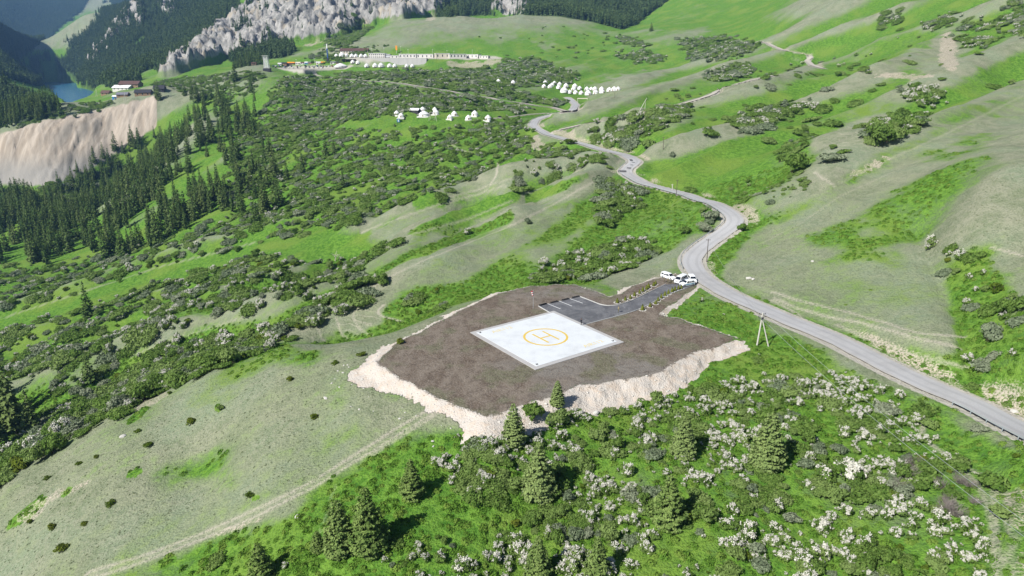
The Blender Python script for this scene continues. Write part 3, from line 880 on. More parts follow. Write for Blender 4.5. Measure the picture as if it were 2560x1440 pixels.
def road_mat():
    t = NT('worn_pale_asphalt'); p = t.pos()
    n = t.noise(.35, 5, .65, p); f = t.noise(6, 3, .7, p); b = t.noise(.06, 3, .5, p)
    c = t.mix(t.step(.3, .7, n), (.325, .322, .325), (.405, .40, .40))
    c = t.mix(t.step(.45, .65, b), c, (.40, .40, .41))
    c = t.mix(t.math('MULTIPLY', t.step(.6, .45, f), .35), c, (.28, .275, .27))
    c = t.mix(t.math('MULTIPLY', t.step(.68, .74, n), .5), c, (.26, .26, .27))
    ln, _ = t.attr('lane'); a = t.math('ABSOLUTE', t.math('SUBTRACT', t.math('ABSOLUTE', ln), .42))
    c = t.mix(t.math('MULTIPLY', t.step(.20, .06, a), .45), c, t.mix(n, (.25, .25, .255), (.31, .31, .315)))
    c = t.mix(t.math('MULTIPLY', t.step(.80, 1.0, t.math('ADD', t.math('ABSOLUTE', ln), t.math('MULTIPLY', t.math('SUBTRACT', f, .5), .5))), .7), c, (.38, .355, .31))
    return t.done(t.bsdf(c, .92, t.bump(f, .3, .02), .15))
def dirt_mat():
    t = NT('pale_dirt_track'); p = t.pos()
    n = t.noise(.35, 5, .65, p)
    return t.done(t.bsdf(t.mix(n, (.34, .31, .265), (.49, .455, .40)), .95, t.bump(n, .5, .1), .08))
M_ROAD = road_mat(); M_DIRT = dirt_mat()
ribbon('mountain_road', MAIN, ROAD_W, M_ROAD)
ribbon('gravel_road', SIDE, 4.6, M_DIRT, .3)
ribbon('dirt_track', UP, 3.2, M_DIRT, .35)
ribbon('gravel_track', UP2, 4.4, M_DIRT, .35)
ribbon('camp_track', CAMPT, 2.4, M_DIRT, .25)

# ------------------------------------------------------------------ plants: materials
def leaf_mat(name, lo, hi, tip=None, trans=.25, nscale=1.2):
    t = NT(name); p = t.obj_pos()
    n = t.noise(nscale, 3, .6, p); r = t.rnd()
    c = t.mix(t.step(.3, .7, n), lo, hi)
    if tip:
        c = t.mix(t.math('MULTIPLY', t.step(.35, 1.0, r), .75), c, tip)
    d = t.t.nodes.new('ShaderNodeBsdfDiffuse'); t._in(d.inputs[0], c)
    tr = t.t.nodes.new('ShaderNodeBsdfTranslucent'); t._in(tr.inputs[0], t.mix(.5, c, (.12, .2, .03)))
    s = t.t.nodes.new('ShaderNodeMixShader'); s.inputs[0].default_value = trans
    t.t.links.new(d.outputs[0], s.inputs[1]); t.t.links.new(tr.outputs[0], s.inputs[2])
    return t.done(s.outputs[0])
M_SPR_NEAR = leaf_mat('spruce_needles_near', (.088, .150, .036), (.225, .305, .092), (.26, .33, .13), .15, .9)  # lighter yellow-green needles of the young foreground spruces
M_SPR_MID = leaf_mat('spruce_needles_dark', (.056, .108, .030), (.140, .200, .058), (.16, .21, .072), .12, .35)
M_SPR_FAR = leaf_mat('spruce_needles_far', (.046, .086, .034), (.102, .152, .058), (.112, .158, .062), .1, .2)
M_BUSH = leaf_mat('shrub_leaves', (.095, .175, .034), (.22, .33, .082), (.265, .355, .12), .4, .8)
M_BUSH_GREY = leaf_mat('shrub_leaves_grey', (.12, .16, .09), (.25, .30, .19), (.29, .32, .22), .25, .8)
M_BUSH_LIME = leaf_mat('shrub_leaves_lime', (.065, .115, .015), (.15, .21, .03), (.17, .20, .03), .3, .8)
M_TWIG = simple('dry_twigs', (.235, .205, .185), .9, .25, 3)
M_BARK = simple('bark', (.11, .085, .065), .9, .3, 2)
M_BLOSSOM = leaf_mat('white_blossom', (.58, .565, .50), (.80, .78, .70), None, .2, 1.5)
M_SAPLING = leaf_mat('thuja_leaves', (.11, .14, .022), (.23, .25, .05), None, .2, 4)

def card_mesh(name, c, nrm, size, mat, rng, asp=1.0, along=None, bend=.0):
    """leaf sprays: one bent quad per centre c, facing nrm, of given size"""
    n = len(c)
    nrm = nrm / (np.linalg.norm(nrm, axis=1)[:, None] + 1e-9)
    a = rng.normal(size=(n, 3)) if along is None else along + rng.normal(size=(n, 3)) * .25
    tx = a - (a * nrm).sum(1)[:, None] * nrm
    tx /= np.linalg.norm(tx, axis=1)[:, None] + 1e-9
    ty = np.cross(nrm, tx)
    s = np.asarray(size)[:, None] * .5
    q = []
    for sx, sy in ((-1, -.8), (1, -1), (.9, 1), (-.8, .85)):
        j = 1 + rng.uniform(-.28, .28, (n, 2))
        q.append(c + tx * s * sx * asp * j[:, :1] + ty * s * sy * j[:, 1:] + nrm * s * rng.uniform(-.35, .35, (n, 1)))
    co = np.stack(q, 1).reshape(-1, 3)
    me = quads_mesh(name, co, np.arange(4 * n).reshape(n, 4), smooth=False)
    me.materials.append(mat)
    return me
def trunk_mesh(name, h, r0, r1, mat, seg=6, lean=0.0, base=-.8):
    bm = bmesh.new()
    rings = []
    for k in range(5):
        f = k / 4; z = base + (h - base) * f; r = r0 + (r1 - r0) * f + (.5 * r0 * max(0, .15 - f) / .15)
        rings.append([bm.verts.new((math.cos(a) * r + lean * f * h, math.sin(a) * r, z)) for a in np.linspace(0, 2 * math.pi, seg, endpoint=False)])
    for a, b in zip(rings[:-1], rings[1:]):
        for i in range(seg):
            bm.faces.new((a[i], a[(i + 1) % seg], b[(i + 1) % seg], b[i]))
    me = bpy.data.meshes.new(name); bm.to_mesh(me); bm.free()
    me.materials.append(mat)
    return me
def spruce_crown(name, h, rad, tiers, per, clump, size, mat, seed, start=.06, shape=.8, droop=.25, ragged=.22):
    rng = np.random.RandomState(seed)
    C = []; N = []; S = []; A = []
    for k in range(tiers):
        f = start + (1 - start) * (k + rng.uniform(-.3, .3)) / tiers
        f = min(max(f, start), .985)
        R_ = rad * (1 - f) ** shape * (1.0 if f > .18 else .72 + f * 1.55)
        nb = max(3, int(per * (.35 + .65 * (1 - f))))
        ph = rng.uniform(0, 6.28)
        for b in range(nb):
            ang = ph + b * 6.2832 / nb + rng.uniform(-.3, .3)
            L = R_ * rng.uniform(1 - ragged * 1.6, 1 + ragged) + .10 * rad
            d = np.array([math.cos(ang), math.sin(ang), 0])
            m = max(2, int(clump * (L / rad + .25)))
            t = np.sqrt(rng.uniform(.10, 1, m))
            z = f * h + (-droop * L * t + .16 * L * t * t * t * 1.5) + rng.normal(0, .03 * h / tiers * 4, m)
            side = np.array([-d[1], d[0], 0])
            p = d[None] * (L * t)[:, None] + side[None] * (rng.normal(0, .13, m) * L * t)[:, None]
            p[:, 2] = z
            C.append(p)
            nn = d[None] * rng.uniform(.2, .9, (m, 1)) + np.array([0, 0, 1.0])[None] * rng.uniform(.25, 1, (m, 1)) + rng.normal(0, .35, (m, 3))
            N.append(nn); S.append(size * rng.uniform(.65, 1.25, m) * (.55 + .45 * (1 - f))); A.append(np.repeat(d[None], m, 0))
    # leader
    m = max(3, tiers // 3)
    zz = np.linspace(.93, 1.0, m) * h
    C.append(np.stack([rng.normal(0, .02 * rad, m), rng.normal(0, .02 * rad, m), zz], 1)); N.append(rng.normal(size=(m, 3)) * [1, 1, .3]); S.append(np.full(m, size * .5)); A.append(np.repeat([[0, 0, 1.]], m, 0))
    return card_mesh(name, np.concatenate(C), np.concatenate(N), np.concatenate(S), mat, rng, 1.35, np.concatenate(A))
def shrub_shape(seed, w, h, nleaf, size, lobes=6):
    """points on a lumpy dome of several lobes -> centres, normals, sizes"""
    rng = np.random.RandomState(seed)
    L = [(0, 0, h * .52, w * .33, h * .46)]
    for k in range(lobes):
        a = 6.283 * k / lobes + rng.uniform(-.4, .4); rr = w * rng.uniform(.14, .42); s = rng.uniform(.10, .26) * w
        L.append((math.cos(a) * rr, math.sin(a) * rr, h * rng.uniform(.22, .85), s, s * rng.uniform(.7, 1.0) * min(1, h / w * 1.6)))
    L = np.array(L)
    wts = L[:, 3] ** 2; pick = rng.choice(len(L), nleaf, p=wts / wts.sum())
    d = rng.normal(size=(nleaf, 3)); d[:, 2] = np.abs(d[:, 2]) * 1.1 - .25
    d /= np.linalg.norm(d, axis=1)[:, None]
    rr = rng.uniform(.70, 1.08, nleaf) ** .7 * np.where(rng.uniform(size=nleaf) < .14, rng.uniform(1.05, 1.4, nleaf), 1)
    c = L[pick, :3] + d * np.stack([L[pick, 3], L[pick, 3], L[pick, 4]], 1) * rr[:, None]
    c[:, 2] = np.maximum(c[:, 2], .08)
    return rng, c, d, size * rng.uniform(.6, 1.3, nleaf)
def shrub_leaves(name, seed, w, h, n, size, mat, lobes=9):
    rng, c, d, s = shrub_shape(seed, w, h, n, size, lobes)
    return card_mesh(name, c, d + rng.normal(0, .45, d.shape), s, mat, rng)
def shrub_flowers(name, seed, w, h, n, size, mat, frac=.5, lobes=9):
    rng, c, d, s = shrub_shape(seed, w, h, n * 4, size, lobes)
    # blossom sits on sprays that stand out of the foliage
    m = n // 9; k = gnoise(c[:, 0] * 1.6 + seed * 3.1, c[:, 1] * 1.6 + c[:, 2]) + .4 * d[:, 2]
    sel = np.argsort(-k + rng.uniform(-.35, .35, len(k)))[:m]
    dirs = d[sel] * [1, 1, .7] + rng.normal(0, .55, (m, 3)); dirs /= np.linalg.norm(dirs, axis=1)[:, None]
    t = rng.uniform(-.25, .42, (m, 9))
    p = (c[sel][:, None] + dirs[:, None] * t[..., None] + rng.normal(0, .025, (m, 9, 3))).reshape(-1, 3)
    return card_mesh(name, p, np.repeat(d[sel], 9, 0) + rng.normal(0, .6, (m * 9, 3)), size * rng.uniform(.6, 1.25, m * 9), mat, rng)
def stems_mesh(name, seed, w, h, n, mat, thick=.035):
    rng = np.random.RandomState(seed); V = []; F = []
    for k in range(n):
        a = rng.uniform(0, 6.283); l = rng.uniform(.25, .48) * w
        p0 = np.array([rng.uniform(-.1, .1) * w, rng.uniform(-.1, .1) * w, -.25]); p1 = np.array([math.cos(a) * l, math.sin(a) * l, h * rng.uniform(.6, 1.02)])
        pm = (p0 + p1) / 2 + rng.normal(0, .08 * w, 3)
        for q0, q1, t0, t1 in ((p0, pm, thick, thick * .7), (pm, p1, thick * .7, thick * .3)):
            dd = q1 - q0; u = np.cross(dd, [0, 0, 1.]); u = u / (np.linalg.norm(u) + 1e-6); v = np.cross(u, dd); v /= np.linalg.norm(v) + 1e-6
            b = len(V)
            for i in range(3):
                e = math.cos(2.094 * i) * u + math.sin(2.094 * i) * v
                V.append(q0 + e * t0); V.append(q1 + e * t1)
            for i in range(3):
                j = (i + 1) % 3
                F.append((b + 2 * i, b + 2 * j, b + 2 * j + 1, b + 2 * i + 1))
    me = quads_mesh(name, np.array(V), np.array(F), False)
    me.materials.append(mat)
    return me

# prototypes (meshes only)
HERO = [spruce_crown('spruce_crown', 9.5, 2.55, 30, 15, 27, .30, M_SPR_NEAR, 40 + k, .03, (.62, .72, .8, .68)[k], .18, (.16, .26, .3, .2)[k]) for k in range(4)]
HERO_T = trunk_mesh('spruce_trunk', 8.6, .17, .03, M_BARK)
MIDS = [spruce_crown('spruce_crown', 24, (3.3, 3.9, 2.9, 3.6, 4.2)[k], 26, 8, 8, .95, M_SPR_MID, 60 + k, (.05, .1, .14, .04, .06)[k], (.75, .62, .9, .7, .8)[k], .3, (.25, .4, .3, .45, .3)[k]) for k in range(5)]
MIDS_T = trunk_mesh('spruce_trunk', 21, .34, .05, M_BARK)
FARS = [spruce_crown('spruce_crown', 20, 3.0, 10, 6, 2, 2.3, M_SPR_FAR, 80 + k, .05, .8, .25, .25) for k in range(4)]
LEAF = {}
for k in range(4):
    LEAF['green', k] = shrub_leaves('foliage', 100 + k, 3.4, 2.2, 1000, .27, M_BUSH)
    LEAF['grey', k] = shrub_leaves('foliage', 110 + k, 3.2, 2.0, 900, .24, M_BUSH_GREY)
    LEAF['lime', k] = shrub_leaves('foliage', 120 + k, 2.6, 1.3, 650, .22, M_BUSH_LIME)
    LEAF['flower', k] = shrub_leaves('foliage', 130 + k, 3.0, 1.7, 800, .21, M_BUSH)
    LEAF['blossom', k] = shrub_flowers('blossom', 130 + k, 3.0, 1.80, (1000, 1500, 1900, 800)[k], .145, M_BLOSSOM)
    LEAF['stem', k] = stems_mesh('stem', 140 + k, 2.8, 1.6, 9, M_BARK)
    LEAF['dead', k] = stems_mesh('twig', 150 + k, 3.2, 1.7, 110, M_TWIG, .022)
def joined(name, meshes):
    """one prototype mesh out of several (keeps materials)"""
    V = []; F = []; MI = []; mats = []; o = 0
    for me in meshes:
        co = np.empty(len(me.vertices) * 3, np.float32); me.vertices.foreach_get('co', co); V.append(co.reshape(-1, 3))
        f = np.empty(len(me.loops), np.int32); me.loops.foreach_get('vertex_index', f); F.append(f.reshape(-1, 4) + o); o += len(me.vertices)
        MI.append(np.full(len(me.polygons), len(mats), np.int32)); mats.append(me.materials[0])
    r = quads_mesh(name, np.concatenate(V), np.concatenate(F), False)
    for m in mats:
        r.materials.append(m)
    r.polygons.foreach_set('material_index', np.concatenate(MI))
    return r

# ------------------------------------------------------------------ plants: where they grow
AREA = np.zeros(Z.shape)
AREA[:-1, :-1] = (GR_[1:] - GR_[:-1])[:, None] * (az[1:] - az[:-1])[None] * GR_[:-1, None]
ELV = (Z - CAM_H) / RAD
HOR = np.maximum.accumulate(ELV, axis=0)
def in_sight(x, y, ztop, margin=30):
    r = np.hypot(x, y)
    rr = r * .985
    hor = grid_at(HOR, x / r * rr, y / r * rr)
    d = ((ztop - CAM_H) / r) > hor
    v3 = -SP * (ztop - CAM_H) + CP * y      # depth along the view axis
    u = 1280 + FPX * x / v3; v = 720 - FPX * (CP * (ztop - CAM_H) + SP * y) / v3
    return d & (u > -margin) & (u < 2560 + margin) & (v > -margin) & (v < 1440 + margin)
keep_out = np.maximum.reduce([soil, verge, lake_m.astype(np.float32), res_m, lot_m, low_m])
def scatter(mask, density, spacing, seed, slope_ok=True):
    """positions with about density per hectare inside a mask"""
    rng = np.random.RandomState(seed)
    p = np.clip(mask, 0, 1) * AREA * density / 1e4 * (keep_out < .3)
    tot = p.sum()
    n = int(tot)
    if n == 0:
        return np.zeros((0, 3))
    idx = rng.choice(p.size, n, p=(p / tot).ravel())
    i, j = np.unravel_index(idx, p.shape)
    i = np.minimum(i, NR - 2); j = np.minimum(j, NA - 2)
    r = np.exp(lr[i] + rng.uniform(0, 1, n) * (lr[i + 1] - lr[i])); t = az[j] + rng.uniform(0, 1, n) * (az[j + 1] - az[j])
    x = r * np.sin(t); y = r * np.cos(t)
    if spacing:
        cell = {}; keep = []
        for k in range(n):
            c = (int(math.floor(x[k] / spacing)), int(math.floor(y[k] / spacing)))
            ok = True
            for a in (-1, 0, 1):
                for b in (-1, 0, 1):
                    q = cell.get((c[0] + a, c[1] + b))
                    if q is not None and (x[q] - x[k]) ** 2 + (y[q] - y[k]) ** 2 < spacing * spacing:
                        ok = False
            if ok:
                cell[c] = k; keep.append(k)
        x = x[keep]; y = y[keep]
    return np.stack([x, y, grid_at(Z, x, y)], 1)
def lie(pts, spin, tilt):
    """euler angles that lay things on the slope: spin about their own axis, then lean with the ground"""
    x, y = pts[:, 0], pts[:, 1]; e = np.maximum(1.5, np.hypot(x, y) * .006)
    gx = (grid_at(Z, x + e, y) - grid_at(Z, x - e, y)) / (2 * e) * tilt; gy = (grid_at(Z, x, y + e) - grid_at(Z, x, y - e)) / (2 * e) * tilt
    n = np.stack([-gx, -gy, np.ones_like(gx)], 1); n /= np.linalg.norm(n, axis=1)[:, None]
    a = np.stack([np.cos(spin), np.sin(spin), np.zeros_like(spin)], 1); a -= (a * n).sum(1)[:, None] * n; a /= np.linalg.norm(a, axis=1)[:, None]
    b = np.cross(n, a)
    return np.stack([np.arctan2(b[:, 2], n[:, 2]), -np.arcsin(np.clip(a[:, 2], -1, 1)), np.arctan2(a[:, 1], a[:, 0])], 1)
def stuff(name, label, cat, pts, scl, protos, seed, kind='stuff', tilt=0.0):
    """one object: prototypes instanced on points (geometry nodes)"""
    rng = np.random.RandomState(seed); n = len(pts)
    me = bpy.data.meshes.new(name)
    me.vertices.add(n); me.vertices.foreach_set('co', np.ascontiguousarray(pts, np.float32).ravel())
    a = me.attributes.new('scl', 'FLOAT', 'POINT'); a.data.foreach_set('value', np.ascontiguousarray(scl, np.float32))
    a = me.attributes.new('rot', 'FLOAT_VECTOR', 'POINT'); a.data.foreach_set('vector', np.ascontiguousarray(lie(np.asarray(pts), rng.uniform(0, 6.283, n), tilt), np.float32).ravel())
    a = me.attributes.new('pid', 'INT', 'POINT'); a.data.foreach_set('value', rng.randint(0, len(protos), n).astype(np.int32))
    o = link(bpy.data.objects.new(name, me))
    ng = bpy.data.node_groups.new(name + '_scatter', 'GeometryNodeTree')
    ng.interface.new_socket('Geometry', in_out='INPUT', socket_type='NodeSocketGeometry')
    ng.interface.new_socket('Geometry', in_out='OUTPUT', socket_type='NodeSocketGeometry')
    gi = ng.nodes.new('NodeGroupInput'); go = ng.nodes.new('NodeGroupOutput')
    iop = ng.nodes.new('GeometryNodeInstanceOnPoints')
    jn = ng.nodes.new('GeometryNodeGeometryToInstance')
    for pm in reversed(protos):
        po = bpy.data.objects.new(pm.name, pm)
        oi = ng.nodes.new('GeometryNodeObjectInfo'); oi.inputs['Object'].default_value = po
        ng.links.new(oi.outputs['Geometry'], jn.inputs[0])
    def named(nm, ty):
        k = ng.nodes.new('GeometryNodeInputNamedAttribute'); k.data_type = ty; k.inputs['Name'].default_value = nm
        return k.outputs['Attribute']
    ng.links.new(gi.outputs[0], iop.inputs['Points']); ng.links.new(jn.outputs[0], iop.inputs['Instance'])
    iop.inputs['Pick Instance'].default_value = True
    ng.links.new(named('pid', 'INT'), iop.inputs['Instance Index'])
    ng.links.new(named('rot', 'FLOAT_VECTOR'), iop.inputs['Rotation'])
    ng.links.new(named('scl', 'FLOAT'), iop.inputs['Scale'])
    ng.links.new(iop.outputs[0], go.inputs[0])
    md = o.modifiers.new('scatter', 'NODES'); md.node_group = ng
    return tag(o, label, cat, kind=kind)
def thing(name, label, cat, loc, rz=0.0, scale=1.0, group=None):
    o = bpy.data.objects.new(name, None)
    o.empty_display_size = .3
    o.location = loc; o.rotation_euler = (0, 0, rz); o.scale = (scale,) * 3 if not isinstance(scale, tuple) else scale
    link(o)
    return tag(o, label, cat, group)
def part(name, me, parent, loc=(0, 0, 0), rot=(0, 0, 0), scale=None):
    o = bpy.data.objects.new(name, me); o.parent = parent; o.location = loc; o.rotation_euler = rot
    if scale:
        o.scale = scale
    COL.objects.link(o)
    return o
RND = random.Random(5)
def plant_spruce(p, h, label, group=None, near=False, k=None, wide=1.0):
    k = RND.randrange(99) if k is None else k
    base = 9.5 if near else 24.0
    t = thing('spruce_tree', label, 'tree', (p[0], p[1], p[2] - .1), RND.uniform(0, 6.28), (h / base * wide, h / base * wide, h / base), group)
    part('crown', (HERO if near else MIDS)[k % (4 if near else 5)], t); part('trunk', HERO_T if near else MIDS_T, t)
    return t
def plant_shrub(p, s, sort, label, group=None, k=None, name=None):
    k = RND.randrange(4) if k is None else k
    t = thing(name or {'flower': 'flowering_shrub', 'green': 'green_shrub', 'grey': 'grey_shrub', 'lime': 'low_juniper', 'dead': 'dry_shrub'}[sort], label, 'shrub', (p[0], p[1], p[2] - .05), RND.uniform(0, 6.28), (s * RND.uniform(.85, 1.25), s * RND.uniform(.8, 1.15), s * RND.uniform(.8, 1.25)), group)
    if sort == 'dead':
        part('twigs', LEAF['dead', k], t)
        return t
    part('foliage', LEAF[sort, k], t); part('stem', LEAF['stem', k], t)
    if sort == 'flower':
        part('blossom', LEAF['blossom', k], t)
    return t

# --- spruces on the far slopes: nobody could count them
far = scatter(sstep(.35, .6, wood) * (RAD > 1150), 420, 3.2, 1)
far = far[in_sight(far[:, 0], far[:, 1], far[:, 2] + 22)]
_s = np.random.RandomState(3)
print('far spruces', len(far))
stuff('spruce_forest', 'dark spruce forest covering the far mountainsides', 'forest', far - [0, 0, .5], _s.uniform(.55, 1.15, len(far)), FARS, 4)

# --- spruces of the wooded slope
DENSE = [
 ([(130,478),(200,440),(262,372),(330,330),(392,275),(440,245),(500,232),(560,250),(575,330),(545,385),(455,440),(420,470),(540,470),(570,510),(520,575),(420,600),(330,640),(200,650),(90,665),(0,665),(-450,730),(-450,640),(40,570),(110,520)], 215),
 ([(-450,500),(-120,470),(60,500),(100,520),(20,570),(-450,650)], 330),
 ([(560,250),(640,290),(700,430),(700,520),(640,570),(560,520),(560,400)], 45),
 ([(640,200),(700,250),(640,290),(600,260)], 10),
 ([(-450,200),(-120,230),(0,240),(80,262),(168,280),(140,300),(60,310),(-120,330),(-450,390)], 420),
 ([(-60,1000),(30,1010),(70,1060),(20,1110),(-60,1110)], 260),
 ([(560,170),(660,140),(700,150),(600,175)], 150),
]
sp = []
for k, (uv, dens) in enumerate(DENSE):
    m = inside(uv, 2)
    if k == 0:
        m = m * sstep(-.18, .10, fbm(GX / 40 + 9, GY / 40, 3)) * (.3 + .9 * sstep(-15, -55, Z))
    sp.append(scatter(m * (1 - scar) * (RAD < 1250), dens, 3.6, 20 + k))
sp = np.concatenate(sp)
sp = sp[in_sight(sp[:, 0], sp[:, 1], sp[:, 2] + 12, 450)]
sh = np.random.RandomState(8).uniform(.62, 1.12, len(sp)) * np.where(np.random.RandomState(9).uniform(size=len(sp)) < .18, .55, 1)
o_ = np.argsort(-(sh / np.hypot(sp[:, 0], sp[:, 1])) * in_sight(sp[:, 0], sp[:, 1], sp[:, 2] + 12, 15))
print('slope spruces', len(sp))
N_IND = 255
def pix(p):
    d = CP * p[1] - SP * (p[2] - CAM_H)
    return 1280 + FPX * p[0] / d, 720 - FPX * (CP * (p[2] - CAM_H) + SP * p[1]) / d
def slope_label(p, s):
    u, v = pix(p)
    size = 'tall' if s > .9 else ('middling' if s > .6 else 'short')
    if p[1] > 960:
        return f'{size} dark spruce on the shaded slope beside the lake', 'spruces on the slope left of the lake'
    if u < 150 and p[1] < 300:
        return f'{size} dark spruce in the shaded gully at the left edge', 'spruces in the shaded gully at lower left'
    col = 'at the left edge' if u < 110 else ('left' if u < 230 else ('in the middle' if u < 350 else ('right' if u < 480 else 'at the right end')))
    row = 'just below the landslide scar' if v < 400 else ('halfway down' if v < 500 else ('low' if v < 590 else 'at the foot'))
    return f'{size} spruce {row} on the wooded slope, {col}', f'spruces {row} on the wooded slope, {col}'
for i in o_[:N_IND]:
    l, g = slope_label(sp[i], sh[i])
    plant_spruce(sp[i], 24 * sh[i], l, g)
rest = o_[N_IND:]
stuff('spruce_stand', 'more distant spruces standing among the wooded slope', 'forest', sp[rest] - [0, 0, .3], sh[rest], MIDS, 6)

# --- single spruces that stand out
SINGLES = [
 (222,792,74,'lone tall spruce rising from the shrubs at the left',1.0),
 (225,955,66,'dark spruce standing in the gully left of the dry spur',1.25),
 (45,1090,150,'biggest dark spruce at the lower left edge above the gully',1.15),
 (-5,1120,125,'dark spruce cut by the left picture edge',1.2),
 (85,1085,92,'dark spruce right of the biggest one at lower left',1.2),
 (20,1058,110,'dark spruce behind the biggest one at lower left',1.1),
 (815,392,46,'left one of a pair of spruces on the open slope',1.15),
 (836,390,38,'right one of a pair of spruces on the open slope',1.2),
 (668,530,62,'leftmost of the scattered spruces below the pair',1.0),
 (718,450,44,'slender spruce beside the leafy slope, left of centre',.9),
 (757,435,52,'spruce on the leafy slope straight below the paired spruces',.9),
 (858,470,50,'thin isolated spruce right of the others on the leafy slope',.8),
 (700,515,56,'dense spruce at the lower edge of the leafy slope',1.05),
 (465,570,44,'single spruce in front of the forest edge',1.0),
 (588,205,40,'round-topped spruce on the ridge above the landslide scar',1.5),
 (1628,78,18,'single small spruce in the saddle below the far forest',1.6),
 (250,950,30,'small spruce right of the dark gully spruce',1.2),
]
for u, v, px, lab, wide in SINGLES:
    p = hit(max(u, -40), v); r = math.hypot(p.x, p.y)
    plant_spruce(p, px / FPX * math.hypot(r, CAM_H - p.z) / .93, lab, None, False, None, wide)
# --- young spruces in the foreground meadow
YOUNG = [
 (1393,1012,58,'small spruce on the white gravel bank below the helipad',1.0),
 (1284,1108,94,'spruce at the foot of the gravel bank beside a round bush',1.0),
 (1030,1240,88,'spruce standing alone in the green meadow left of the flowers',1.05),
 (1346,1242,128,'broad spruce in the middle of the flowering meadow',1.0),
 (850,1378,118,'left of two neighbouring foreground spruces',1.0),
 (922,1372,142,'tallest grey-green foreground spruce of the neighbouring two',1.0),
 (1668,1308,112,'yellow-green oval spruce amid white blossom',1.15),
 (1706,1138,92,'spruce below the gravel bank, right of centre',1.05),
 (1915,1165,118,'spruce at the upper right of the flowering thicket',1.1),
 (1345,1442,98,'left of two spruces at the bottom edge',1.0),
 (1492,1440,94,'right of two spruces at the bottom edge',1.0),
 (655,1452,86,'dark spruce cut by the bottom edge on the left',1.1),
 (795,1375,45,'small dark spruce beside the two neighbouring spruces',1.2),
 (1160,880-10,0,'',1),
]
for k, (u, v, px, lab, wide) in enumerate(YOUNG):
    if not px:
        continue
    p = hit(u, min(v, 1500)); d = math.sqrt(p.x ** 2 + p.y ** 2 + (CAM_H - p.z) ** 2)
    plant_spruce(p, px / FPX * d / .86, lab, None, True, k, wide)
print('spruces', round(time.time() - T_START, 1))

